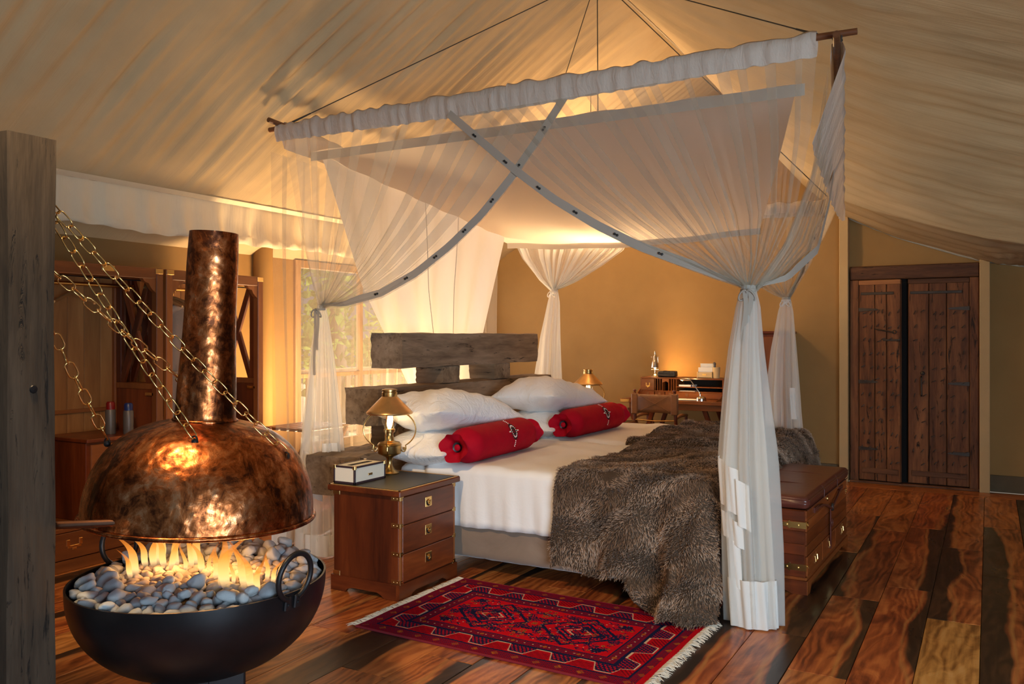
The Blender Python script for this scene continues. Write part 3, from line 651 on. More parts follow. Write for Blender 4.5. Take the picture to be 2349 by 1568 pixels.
# ------------------------------------------------------------------ wardrobes along the left wall
def wardrobe(loc, lab, chest, robe):
    t = T('campaign_wardrobe', lab, 'wardrobe', loc, group='open campaign wardrobes'); D_ = .48; W_ = .867; Hh = 1.85; p = .052
    for (x, y) in [(-p, 0), (-p, W_-p), (-D_, 0), (-D_, W_-p)]: O('post', MB().box((x, y, 0), (x+p, y+p, Hh), .004), M['teak'], t)
    O('top_rail', MB().box((-p+.004, p, Hh-.07), (-.002, W_-p, Hh), .004), M['teak_y'], t)
    O('top_rail', MB().box((-D_, p, Hh-.05), (-D_+.03, W_-p, Hh), .004), M['teak_y'], t)
    for y in (0, W_-p): O('side_rail', MB().box((-D_+p, y+.006, Hh-.06), (-p, y+p-.006, Hh-.002), .004), M['teak'], t)
    O('top_board', MB().box((-D_+.03, p, Hh-.022), (-p, W_-p, Hh-.008), .002), M['teak_y'], t)
    for (y, s_) in ((p, 1), (W_-p, -1)):
        pl = [(y, Hh-.07), (y+s_*.10, Hh-.07), (y+s_*.085, Hh-.09), (y+s_*.055, Hh-.10), (y+s_*.040, Hh-.125), (y+s_*.022, Hh-.145), (y, Hh-.16)]
        O('corner_bracket', MB().prism(pl if s_ < 0 else pl[::-1], -.042, -.008, 0), M['teak'], t)
    nb = 7
    for i in range(nb):
        a = .02+(W_-.04)*i/nb; b = .02+(W_-.04)*(i+1)/nb; O('back_board', MB().box((-D_+.004, a+.001, .28), (-D_+.02, b-.001, Hh-.04), .002), M['teak_pale'], t)
    O('back_batten', MB().box((-D_+.02, p, .90), (-D_+.035, W_-p, .925), .002), M['teak_y'], t)
    for y in (.012, W_-p+.012):
        O('side_panel', MB().box((-D_+p, y, .27), (-p, y+.02, 1.05), .002), M['mahog'], t)
        O('side_midrail', MB().box((-D_+p, y-.004, 1.05), (-p, y+.03, 1.09), .003), M['teak'], t)
        O('side_stile', MB().box((-D_+p, y-.002, 1.09), (-D_+p+.05, y+.028, 1.79), .003), M['mahog'], t)
        O('side_stile', MB().box((-p-.05, y-.002, 1.09), (-p, y+.028, 1.79), .003), M['mahog'], t)
        x0, x1 = -D_+p+.05, -p-.05; zc = 1.44
        for s_ in (1, -1):
            for (xa, za, xb, zb) in [(x0, 1.44-s_*.35, x1, 1.44+s_*.35)]:
                ang_ = math.atan2(zb-za, xb-xa); L_ = math.hypot(xb-xa, zb-za); Mx = Matrix.Translation(((xa+xb)/2, y+.013, zc)) @ Matrix.Rotation(-ang_, 4, 'Y')
                O('lattice_bar', MB().box((-L_/2, -.012-.002*s_, -.024), (L_/2, .012-.002*s_, .024), .003, Mx), M['mahog'], t)
        O('pull_plate', MB().box((-.12, y-.004 if y < .1 else y-.012, 1.008), (-.035, y+.028, 1.03), .003), M['brass'], t)
    O('clothes_rail', MB().tube([(-.24, p, 1.735), (-.24, W_-p, 1.735)], .0125, 12), M['brass'], t)
    O('brace_wire', MB().tube([(-D_+.05, .1, 1.80), (-.05, W_-.08, 1.765)], .004, 6), M['iron'], t)
    for y in (.002, W_-.06): O('corner_plate', MB().box((-.001, y, Hh-.035), (.0025, y+.058, Hh-.004), .001), M['brass'], t)
    O('corner_plate', MB().box((-.001, W_*.48, Hh-.04), (.0025, W_*.48+.09, Hh-.006), .001), M['brass'], t)
    # base with two drawers
    O('base', MB().box((-D_+.01, .004, .0), (-.012, W_-.004, .07), .003).box((-D_+.01, .004, .235), (-.006, W_-.004, .262), .003).box((-D_+.02, .006, .07), (-.03, W_-.006, .235)), M['teak_y'], t)
    for (a, b) in ((.05, .43), (.44, .82)):
        d = O('drawer', MB().box((-.03, a, .075), (-.004, b, .232), .003), M['teak_y'], t); c = (a+b)/2
        O('drawer_pull', MB().box((-.005, c-.052, .15), (0, c-.028, .19), .002).box((-.005, c+.028, .15), (0, c+.052, .19), .002).box((-.005, c-.045, .138), (0, c+.045, .155), .002).box((-.005, c-.014, .125), (0, c+.014, .14), .002), M['brass'], d)
    if chest:
        O('inner_chest', MB().box((-D_+.03, .335, .262), (-.035, W_-p-.005, .75), .003).box((-D_+.02, .325, .75), (-.008, W_-p, .772), .004), M['mahog'], t)
        for z in (.285, .52): O('inner_drawer', MB().box((-.036, .36, z), (-.016, W_-p-.02, z+.215), .003), M['teak_y'], t)
    else:
        O('shelf', MB().box((-D_+.03, .06, .742), (-.02, W_-.06, .762), .003), M['teak_y'], t)
    return t
wardrobe((-4.78, 2.922, 0), 'open wooden wardrobe with inner drawers nearest the timber post', True, False)
wardrobe((-4.78, 3.813, 0), 'open wooden wardrobe with hanging robe behind the copper chimney', False, True)
def hanger(loc, rz, lab):
    t = T('coat_hanger', lab, 'hanger', loc, rz, group='hangers on wardrobe rails'); mb = MB()
    mb.tube([(-.20, 0, -.115), (-.12, 0, -.085), (-.03, 0, -.055), (0, 0, -.048), (.03, 0, -.055), (.12, 0, -.085), (.20, 0, -.115)], [.009, .012, .013, .013, .013, .012, .009], 8)
    O('shoulder_bar', mb, M['hanger'], t); O('hook', MB().tube([(0, 0, -.045), (0, 0, -.012)]+arc((0, 0, .0), .017, -pi/2, pi, 8), .0025, 6), M['brass'], t)
for i, (y, rz, lb) in enumerate([(3.02, .2, 'wooden hanger hanging beside the timber post'), (3.30, .1, 'bare wooden hanger alone on first wardrobe rail'), (3.93, .25, 'wooden hanger with shoulder showing left of the robe'), (3.98, .2, 'wooden hanger close beside the beige robe'), (4.06, .15, 'wooden hanger inside the beige robe shoulders')]): hanger((-5.02, y, 1.722), rz, lb)
rb = T('bath_robe', 'beige bathrobe with tied belt hanging in the wardrobe', 'robe', (-5.02, 4.06, 1.62), .15)
g = []
for i in range(40):
    a = 2*pi*i/40; row = []
    for j in range(26):
        t = j/25; z = -1.0*t; w = np.interp(t, [0, .05, .12, .42, .48, .56, 1], [.05, .13, .19, .17, .13, .17, .22]); dp = np.interp(t, [0, .1, .45, .48, 1], [.03, .06, .07, .05, .10])
        f = 1+.14*sin(a*9+t*3)*min(1, t*3); row.append((w*cos(a)*f, dp*sin(a)*f, z))
    g.append(row)
O('robe_body', MB().grid(g, closed=True), M['robe'], rb, ang=180)
O('collar', MB().tube([(-.06, .05, .0), (0, .07, -.02), (.07, .05, -.01), (.06, -.05, -.02), (0, -.06, -.06), (-.06, -.04, -.02)], .028, 8, closed=True), M['robe'], rb, ang=180)
O('belt', MB().tube([(.14*cos(2*pi*k/20), .065*sin(2*pi*k/20), -.47) for k in range(20)], .012, 8, closed=True).tube([(.05, .06, -.47), (.08, .07, -.6), (.06, .07, -.75)], .01, 6), M['robe'], rb, ang=180)
def can(loc, cap, lab, h):
    t = T('spray_can', lab, 'spray can', loc); O('body', MB().lathe([(0, 0), (.03, 0), (.032, .004), (.032, h*.72), (.028, h*.76)], 20), M['canbody'], t); O('cap', MB().lathe([(.027, h*.76), (.027, h*.95), (.020, h), (0, h)], 20), M[cap], t)
can((-4.86, 3.585, .772), 'bluecap', 'dark spray can with blue cap inside the wardrobe', .20)
can((-4.95, 3.52, .772), 'redcap', 'dark spray can with red cap behind the blue-capped one', .21)
lr = T('luggage_rack', 'low slatted wooden luggage stand beside the second wardrobe', 'luggage rack', (-4.58, 4.93, 0))
for i in range(5): O('slat', MB().box((-.20+i*.085, -.25, .70), (-.135+i*.085, .25, .722), .003), M['teak_y'], lr)
for y in (-.2, .2):
    for s_ in (1, -1): O('leg', MB().tube([(-.2*s_, y, 0), (.2*s_, y+.03*s_, .70)], .017, 8), M['mahog'], lr)
O('stretcher', MB().tube([(-.11, -.2, .15), (-.11, .2, .15)], .012, 8), M['mahog'], lr)
# ------------------------------------------------------------------ nightstands, lanterns
def nightstand(loc, lab):
    t = T('nightstand', lab, 'nightstand', loc, group='campaign nightstands'); W_ = .555; D_ = .47   # origin: corner of the front and the near side; drawers face +x
    O('body', MB().box((-D_+.01, .012, .07), (-.012, W_-.012, .555), .003), M['mahog'], t)
    O('front_stile', MB().box((-.013, .012, .085), (-.004, .030, .555), .001), M['teak'], t); O('front_stile', MB().box((-.013, W_-.030, .085), (-.004, W_-.012, .555), .001), M['teak'], t)
    O('plinth_side', MB().prism([(-D_, 0), (-D_+.10, 0), (-D_+.115, .018), (-D_+.15, .028), (-.15, .028), (-.125, .018), (-.10, 0), (0, 0), (0, .085), (-D_, .085)], 0, .02, 1), M['mahog_x'], t)
    O('plinth_side', MB().prism([(-D_, 0), (-D_+.10, 0), (-D_+.115, .018), (-D_+.15, .028), (-.15, .028), (-.125, .018), (-.10, 0), (0, 0), (0, .085), (-D_, .085)], W_-.02, W_, 1), M['mahog_x'], t)
    O('plinth_front', MB().prism([(-.001, 0), (.10, 0), (.115, .018), (.15, .028), (W_-.15, .028), (W_-.125, .018), (W_-.10, 0), (W_+.001, 0), (W_+.001, .0855), (-.001, .0855)], -.02, .002, 0), M['mahog_y'], t)
    tp = O('top', MB().box((-D_-.012, -.016, .553), (.016, W_+.016, .584), .004), M['mahog_y'], t)
    O('leather_inlay', MB().box((-D_+.012, .012, .583), (-.012, W_-.012, .5862)), M['darkleather'], tp)
    gl = MB(); a0, a1, b0, b1 = -D_-.006, .010, -.010, W_+.010
    for (x0, y0, x1, y1) in [(a0, b0, a1, b0+.010), (a0, b1-.010, a1, b1), (a0, b0, a0+.010, b1), (a1-.010, b0, a1, b1)]: gl.box((x0, y0, .583), (x1, y1, .5868))
    O('gilt_border', gl, M['gold'], tp)
    for i in range(3):
        z0 = .092+i*.153; d = O('drawer', MB().box((-.014, .032, z0), (.0, W_-.032, z0+.148), .003), M['mahog_y'], t); c = W_/2-.01; zc = z0+.088
        pl = O('pull_plate', MB().box((-.001, c-.030, zc-.027), (.003, c+.030, zc+.027), .001), M['brass'], d)
        O('pull_cup', MB().tube([(.003, c-.018, zc+.008)]+[(.003, c+.018*cos(a), zc-.002+.018*sin(a)) for a in np.linspace(pi, 2*pi, 12)]+[(.003, c+.018, zc+.008)], .0035, 6), M['hole_shade'], pl)
        O('pull_ring', MB().tube([(.006, c+.011*cos(a), zc-.001+.013*sin(a)) for a in np.linspace(0, 2*pi, 14)[:-1]], .0032, 6, closed=True), M['brass'], pl)
    for z in (.095, .243, .396, .540):
        for (ya, s_) in ((.012, 1), (W_-.012, -1)):
            b = MB().box((-.014, ya, z-.012), (-.001, ya+s_*.030, z+.012), .001)
            b.box((-.062, ya-s_*.0025, z-.012), (-.001, ya+s_*.004, z+.012), .001)
            st = O('brass_strap', b, M['antique'], t)
            O('screw', MB().ball((-.0005, ya+s_*.016, z), (.0016, .0028, .0028), 6).ball((-.045, ya-s_*.0025, z), (.0028, .0016, .0028), 6).ball((-.022, ya-s_*.0025, z), (.0028, .0016, .0028), 6), M['brass'], st)
    for z in (.095, .540):
        for ya, s_ in ((.012, 1),): O('brass_strap', MB().box((-D_+.008, ya-.0025, z-.012), (-D_+.055, ya+.004, z+.012), .001), M['antique'], t)
    return t
nightstand((-2.717, 3.624, 0), 'three-drawer mahogany nightstand with brass straps on the near bed side')
nightstand((-3.0, 7.26, 0), 'mahogany nightstand hidden beyond the far bed under the second lantern')
def lantern(loc, rz, lab, e):
    t = T('brass_lantern', lab, 'lantern', loc, rz, group='brass bedside lanterns')
    O('foot', MB().lathe([(0, 0), (.056, 0), (.058, .006), (.052, .014), (.034, .024), (.020, .045), (.015, .07), (.018, .088), (.024, .098)], 32), M['antique'], t)
    O('tank', MB().lathe([(.024, .098), (.045, .108), (.066, .118), (.070, .125), (.070, .165), (.072, .170), (.070, .175), (.060, .186), (.040, .190), (.028, .196)], 32), M['antique'], t)
    O('burner', MB().lathe([(.028, .196), (.026, .215), (.022, .222), (.022, .240), (.033, .246), (.034, .262), (.030, .266), (.018, .268)], 28), M['antique'], t)
    O('glass_chimney', MB().lathe([(.029, .262), (.033, .275), (.046, .305), (.048, .322), (.042, .345), (.032, .368), (.028, .40)], 28), M['glass'], t)
    O('flame_bulb', MB().lathe([(.004, .262), (.015, .285), (.021, .315), (.017, .345), (.004, .372)], 16), M['bulb'], t)
    sh = [(.134, .356), (.138, .362), (.047, .458)]
    O('shade', MB().lathe([(.1345, .354), (.1385, .360), (.1375, .366)]+[(.1375-(.1375-.046)*k/8, .366+(.458-.366)*k/8) for k in range(1, 9)]+[(.043, .457), (.128, .366)], 48), M['shade'], t, ang=40)
    O('cap', MB().lathe([(.044, .452), (.046, .458), (.046, .482), (.041, .486), (.041, .490), (.046, .493), (.046, .499), (.030, .504), (0, .505)], 28), M['antique'], t)
    for k in range(4):
        a = k*pi/2; pts = []
        for q in np.linspace(0, 1, 22):
            th = -1.02+2.0*q; pts.append((.152*cos(th*1.0)+.004, .262+.118*sin(th)))
        pts = [(.080, .150), (.088, .140), (.098, .146)]+[(r_ if r_ > .08 else .08, z_) for r_, z_ in pts if z_ > .163]
        arm = O('hoop_arm', MB().tube([(r_*cos(a), r_*sin(a), z_) for r_, z_ in pts], .0042, 8), M['brass'], t)
        O('scroll_lug', MB().tube([((.07+.013+.012*cos(w))*cos(a), (.07+.013+.012*cos(w))*sin(a), .142+.012*sin(w)) for w in np.linspace(pi, 2.6*pi, 12)], .004, 6), M['antique'], t)
    point('lantern_glow', (0, 0, .318), e, (1, .66, .30), .02, t)
    return t
M['shade'] = plain('lantern_shade_brass', (.66, .40, .17), .30, .9, var=.2)
lantern((-3.114, 4.059, .587), math.radians(29.3), 'lit brass lantern standing on the near nightstand', 13)
lantern((-3.35, 7.46, .587), math.radians(20), 'lit brass lantern glowing beyond the far pillows', 13)
tb = T('tissue_box', 'cream tissue box with dark trim and brass corners on nightstand', 'tissue box', (-3.112, 3.783, .587))
O('box', MB().box((-.073, -.134, .002), (.073, .134, .096), .003), M['cream'], tb)
O('slot', MB().box((-.016, -.09, .0955), (.016, .09, .0975), .0005), M['hole_shade'], tb)
e_ = MB()
for x in (-1, 1):
    for y in (-1, 1): e_.box((x*.076, y*.137, 0), (x*.066, y*.127, .099), .001)
    e_.box((x*.076, -.137, 0), (x*.070, .137, .012), .001); e_.box((x*.076, -.137, .088), (x*.068, .137, .0985), .001)
for y in (-1, 1): e_.box((-.076, y*.137, 0), (.076, y*.131, .012), .001); e_.box((-.076, y*.137, .088), (.076, y*.127, .0985), .001)
O('trim', e_, M['plum'], tb)
for x in (-1, 1):
    for y in (-1, 1): O('corner_cap', MB().box((x*.0775, y*.1385, .080), (x*.060, y*.121, .1005), .002), M['brass'], tb)
O('name_plate', MB().box((.0765-.004, -.018, .036), (.0765, .018, .048), .0008), M['antique'], tb)

# ------------------------------------------------------------------ headboard of old sleepers
hb = T('sleeper_headboard', 'headboard of stacked weathered timber sleepers behind the beds', 'headboard', (-3.59, 5.63, 0))
def beam(name, x0, x1, y0, y1, z0, z1, mat, seed, rough=.006):
    mb = MB(); ny = max(6, int((y1-y0)/.04)); ring = []
    cs = [(x0, z0), (x1, z0), (x1, z1), (x0, z1)]; nn = 6; loop = []
    for k in range(4):
        for j in range(nn): loop.append((cs[k][0]+(cs[(k+1) % 4][0]-cs[k][0])*j/nn, cs[k][1]+(cs[(k+1) % 4][1]-cs[k][1])*j/nn, j == 0))
    cx, cz = (x0+x1)/2, (z0+z1)/2; P = []
    for a, (x, z, cn) in enumerate(loop):
        row = []
        for i in range(ny+1):
            y = y0+(y1-y0)*i/ny; w = rough*float(wob(y*4, a*.7, seed)); k = .985 if cn else 1; row.append((cx+(x-cx)*k+w*(1 if x > cx else -1)*.7, y+(.006*float(wob(a*1.3, 3, seed+3)) if i in (0, ny) else 0), cz+(z-cz)*k+.6*w))
        P.append(row)
    mb.grid(P, closed=True); L = len(loop)
    mb.f.append(tuple(a*(ny+1) for a in range(L))); mb.f.append(tuple(a*(ny+1)+ny for a in range(L))[::-1])
    mb.v = [(x+3.59, y-5.63, z) for x, y, z in mb.v]
    return O(name, mb, mat, hb, ang=40)
beam('top_sleeper', -3.714, -3.45, 4.633, 6.605, 1.185, 1.425, M['oak'], 1)
beam('middle_sleeper', -3.727, -3.45, 4.384, 6.877, .82, 1.06, M['oak'], 2)
beam('bottom_sleeper', -3.74, -3.43, 4.02, 7.2, .42, .66, M['oak'], 3, .012)
for y0, y1, sd in ((5.137, 5.365, 4), (5.88, 6.13, 5)): beam('spacer_block', -3.70, -3.46, y0, y1, 1.06, 1.185, M['oak_x'], sd, .003)
for y0, y1, sd in ((4.62, 4.86, 6), (5.6, 5.82, 7), (6.4, 6.62, 8)): beam('spacer_block', -3.70, -3.47, y0, y1, .66, .82, M['oak_x'], sd, .003)
for y0, y1, sd in ((4.4, 4.7, 16), (6.6, 6.9, 18)): beam('foot_block', -3.70, -3.47, y0, y1, 0, .42, M['oak_x'], sd, .003)

# ------------------------------------------------------------------ beds
def rbox(x0, x1, y0, y1, z0, z1, r, seed=0, amp=0., n=10):   # soft rounded block
    mb = MB(); nx, ny = 40, 34; m = 7
    def side(t, a, b, r_): return a+(b-a)*t
    P = []
    # superellipse section lofted along x
    ts = np.concatenate([np.linspace(0, .08, 6)[:-1], np.linspace(.08, .92, 34), np.linspace(.92, 1, 6)[1:]])
    for t in ts:
        x = x0+(x1-x0)*t; e = min(t, 1-t)*(x1-x0); ins = r*(1-math.sqrt(max(0, 1-(1-min(1, e/r))**2))) if e < r else 0; row = []
        for k in range(64):
            a = 2*pi*k/64; c_, s_ = cos(a), sin(a); hy, hz = (y1-y0)/2, (z1-z0)/2; pw = 9.
            q = (abs(c_)**pw+abs(s_)**pw)**(-1/pw)
            yy, zz = c_*q, s_*q
            y = (y0+y1)/2+yy*(hy-ins); z = (z0+z1)/2+zz*(hz-ins)
            if amp: d = amp*float(wob(x*7, a*3, seed)); y += d*yy; z += d*.3*zz
            row.append((x, y, z))
        P.append(row)
    L = len(ts); mb.grid([[P[i][k] for i in range(L)] for k in range(64)], closed=True)
    mb.f.append(tuple(k*L for k in range(64))); mb.f.append(tuple(k*L+L-1 for k in range(64))[::-1])
    return mb
def bed(y0, y1, lab, lab2):
    t = T('bed', lab, 'bed', (-2.24, (y0+y1)/2, 0), group='twin beds'); h = (y1-y0)/2; sh = MB()
    O('base', rbox(-.96, .96, -h, h, .075, .34, .02, 3, .004), M['suede'], t, ang=60)
    O('mattress', rbox(-.97, .96, -h-.005, h+.005, .33, .622, .045, 4, .004), M['linen'], t, ang=60)
    for x in (-.85, .85):
        for y in (-h+.1, h-.1): O('leg', MB().lathe([(.03, 0), (.035, .02), (.028, .08)], 16, (x, y, 0), cap=True), M['mahog'], t)
    # top sheet
    P = []; xs_ = np.linspace(-2.985, -1.33, 60); rad = .05; top = .638
    path = [(y1+.016, .50), (y1+.016, top-rad)]+[(y1+.016-rad+rad*cos(a), top-rad+rad*sin(a)) for a in np.linspace(.25, pi/2, 5)]
    path += [(y, top) for y in np.linspace(y1-.05, y0+.05, 26)[1:-1]]
    path += [(y0-.016+rad-rad*sin(a), top-rad+rad*cos(a)) for a in np.linspace(0, pi/2-.2, 5)]+[(y0-.016-.012*k/8, top-rad-(top-rad-.285)*k/8) for k in range(0, 9)]
    for x in xs_:
        row = []
        for (y, z) in path:
            k = max(0, min(1, (top-z)/.3)); d = k*(.007*sin(x*26+z*3)+.006*sin(x*61+1+z*5)); hd = min(1, (x+2.985)/.02)
            sg = -1 if y < (y0+y1)/2 else 1
            row.append((x, y+sg*d, z+(.004*float(wob(x*5, y*5, 12)) if z > top-.01 else 0)-(.010*(1-hd))+(.004*sin(x*5) if z < .3 else 0)))
        P.append(row)
    s_ = O('bed_sheet', MB().grid([[(p[0]+2.1, p[1]-(y0+y1)/2, p[2]-.3) for p in r] for r in P]), M['linen'], None, (-2.1, (y0+y1)/2, .3), label=lab2, cat='bed sheet', group='top sheets', ang=180)
    sm = s_.modifiers.new('thickness', 'SOLIDIFY'); sm.thickness = .004
    return t
bed(4.26, 5.60, 'near twin bed with taupe suede base beside the red rug', 'white top sheet draped over the near bed')
bed(5.75, 7.10, 'far twin bed standing toward the writing desk', 'white top sheet over the far bed')
def pillow(name, L, Wd, Tk, loc, rot, lab, seed, mat, group):
    nu, nv = 40, 26; top = []; r = np.random.default_rng(seed)
    def pt(u, v, s_):
        pu = 1-abs(u)**3.2; pv = 1-abs(v)**2.6; th = Tk*.5*(max(0, pu)**.62)*(max(0, pv)**.62)
        kx = 1-.07*(1-v*v)*abs(u)**3; ky = 1-.10*(1-u*u)*abs(v)**3; x = u*L/2*ky if 0 else u*L/2*(1-.05*(1-abs(v))**1.0*abs(u)**4); y = v*Wd/2*(1-.10*(1-abs(u))*abs(v)**4)
        wr = .010*float(wob(u*5, v*4, seed, 6, 1.6, 1.6))*min(1, pu*2)*min(1, pv*2)
        return (x, y, s_*th*(1.0 if s_ > 0 else .75)+wr+.012*sin(u*3+seed)*pv)
    mb = MB(); us = np.sin(np.linspace(-pi/2, pi/2, nu)); vs = np.sin(np.linspace(-pi/2, pi/2, nv))
    mb.grid([[pt(u, v, 1) for v in vs] for u in us]); mb.grid([[pt(u, v, -1) for v in vs[::-1]] for u in us])
    me = mb.mesh(name, 180); import bmesh
    bm = bmesh.new(); bm.from_mesh(me); bmesh.ops.remove_doubles(bm, verts=bm.verts, dist=.0008); bm.to_mesh(me); bm.free(); me.materials.append(mat)
    o = O(name, me, mat, None, loc, rot, label=lab, cat='pillow', group=group)
    return o
HP = pi/2
pillow('pillow', 1.02, .52, .27, (-3.05, 4.63, .705), (0, .0, HP+.02), 'lower white pillow on the near bed under the plumper one', 1, M['pillow'], 'white pillows')
pillow('pillow', 1.04, .54, .32, (-3.06, 4.66, .885), (-.05, .12, HP-.03), 'upper white pillow on the near bed leaning on sleepers', 2, M['pillow'], 'white pillows')
pillow('pillow', 1.06, .52, .27, (-3.05, 6.13, .705), (0, .0, HP-.02), 'lower white pillow on the far bed', 3, M['pillow'], 'white pillows')
pillow('pillow', 1.10, .55, .34, (-3.06, 6.10, .895), (-.05, .10, HP+.03), 'upper white pillow on the far bed beside second lantern', 4, M['pillow'], 'white pillows')
def bolster(loc, rz, lab, L=.98, R_=.112):
    t = T('bolster_cushion', lab, 'cushion', loc, rz, group='red bolster cushions'); P = []; n = 56
    for k in range(n):
        a = 2*pi*k/n; row = []
        for s_ in np.linspace(-1, 1, 61):
            e = abs(s_); pk = .5+.28*sin(a*3+1.3*(s_ > 0))+.22*sin(a*8+2*s_); 
            if e < .70: r = R_*(1+.010*float(wob(s_*6, a*2, 5)))
            elif e < .90: q = (e-.70)/.20; r = R_*(1-.72*q**1.7)*(1-.10*q*pk)
            else: q = (e-.90)/.10; r = R_*.28+(R_*.55)*q**.9*(.86+.16*pk)
            x = s_*L/2 if e < .90 else math.copysign(.90*L/2+(e-.90)*L/2*.9, s_)
            row.append((r*cos(a)*1.04, x+(.014*sin(a*5+2)*max(0, e-.9)*10), R_*.97+r*sin(a)*(.97 if sin(a) > 0 else .93)))
        P.append(row)
    O('cover', MB().grid(P, closed=True), M['red'], t, ang=180)
    [O('end_knot', MB().ball((0, s_*.90*L/2, R_*.97), (.020, .012, .020), 12), M['red'], t) for s_ in (-1, 1)]
    # beadwork medallion on the upper front of the cover
    bk = MB(); wt = MB()
    def on(u, v): a = math.radians(27)+v/R_; return ((R_*1.045+.002)*cos(a)*1.0, .06+u, R_*.97+(R_*1.02+.002)*sin(a))
    for k in range(18):
        w = 2*pi*k/18; bk.ball(on(.036*cos(w), .050*sin(w)), .0048, 6); wt.ball(on(.027*cos(w+.1), .038*sin(w+.1)), .0042, 6)
    for k in range(10):
        w = 2*pi*k/10; bk.ball(on(.015*cos(w), .022*sin(w)), .0062, 6)
    for k in range(4):
        for s_ in (1, -1): wt.ball(on(0, s_*(.062+.011*k)), .004, 6)
        if k < 2:
            for s_ in (1, -1): wt.ball(on(s_*(.045+.010*k), 0), .0046, 6)
    O('black_beads', bk, M['stud'], t); O('white_beads', wt, M['white'], t)
    return t
bolster((-2.74, 4.66, .640), .03, 'red velvet bolster with bead medallion on the near bed', 1.02)
bolster((-2.74, 6.17, .640), -.02, 'red velvet bolster with bead medallion on the far bed', 1.10)

# ------------------------------------------------------------------ fur throws
def fur_on(P, n, seed, length, parent, off, flow):
    P = np.array(P); nu, nv = P.shape[:2]; r = np.random.default_rng(seed)
    A = P[:-1, :-1]; B = P[1:, :-1]; C_ = P[:-1, 1:]; nr = np.cross(B-A, C_-A); ar = np.linalg.norm(nr, axis=-1); nr = nr/np.maximum(ar, 1e-9)[..., None]
    pr_ = (ar/ar.sum()).ravel(); idx = r.choice(len(pr_), n, p=pr_); i, j = idx//(nv-1), idx % (nv-1); a, b = r.random(n)[:, None], r.random(n)[:, None]
    p = A[i, j]+(B[i, j]-A[i, j])*a+(C_[i, j]-A[i, j])*b; nn = nr[i, j]*flow*(1 if flow != 1 or nr[:, :, 2].sum() > 0 else -1)
    down = np.stack([0.30*np.sin(p[:, 1]*9+p[:, 0]*5), -.35+0*p[:, 0], -.55+0*p[:, 0]], 1)
    cl = np.stack([wob(p[:, 0]*14, p[:, 1]*14+p[:, 2]*14, seed+k, 8, 1.4, 1.4) for k in range(3)], 1)*.52
    d = nn*.62+down*.8+cl+r.normal(0, .16, (n, 3)); d /= np.linalg.norm(d, axis=1)[:, None]
    L_ = length*(r.uniform(.6, 1.15, n)*(1+.25*wob(p[:, 0]*9, (p[:, 1]+p[:, 2])*9, seed+9)))[:, None]
    side = np.cross(d, r.normal(size=(n, 3))); side /= np.linalg.norm(side, axis=1)[:, None]; wd = r.uniform(.0010, .0019, n)[:, None]
    m1 = p+d*L_*.5+nn*L_*.12; tip = p+d*L_-nn*L_*.10+np.array([0, 0, -.12])*L_
    V = np.stack([p-side*wd, p+side*wd, m1+side*wd*.8, m1-side*wd*.8, tip], 1).reshape(-1, 3)
    base = np.arange(n)*5; F = [q for k in base for q in ((k, k+1, k+2, k+3), (k+3, k+2, k+4))]
    mb = MB(); mb.v = [tuple(q) for q in V]; mb.f = F
    me = bpy.data.meshes.new('fur'); me.from_pydata(mb.v, [], F); me.polygons.foreach_set('use_smooth', [True]*len(me.polygons))
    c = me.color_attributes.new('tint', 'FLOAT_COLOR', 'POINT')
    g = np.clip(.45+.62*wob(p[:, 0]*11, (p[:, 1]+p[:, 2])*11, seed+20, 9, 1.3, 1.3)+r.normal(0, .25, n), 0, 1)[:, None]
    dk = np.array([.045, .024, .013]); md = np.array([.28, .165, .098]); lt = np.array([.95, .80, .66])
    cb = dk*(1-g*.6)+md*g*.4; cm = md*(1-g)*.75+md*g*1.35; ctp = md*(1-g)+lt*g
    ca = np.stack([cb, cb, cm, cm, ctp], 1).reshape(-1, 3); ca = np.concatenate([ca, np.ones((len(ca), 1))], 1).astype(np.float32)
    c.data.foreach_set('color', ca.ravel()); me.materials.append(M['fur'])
    o = O('fur', me, M['fur'], parent, kind='stuff'); return o
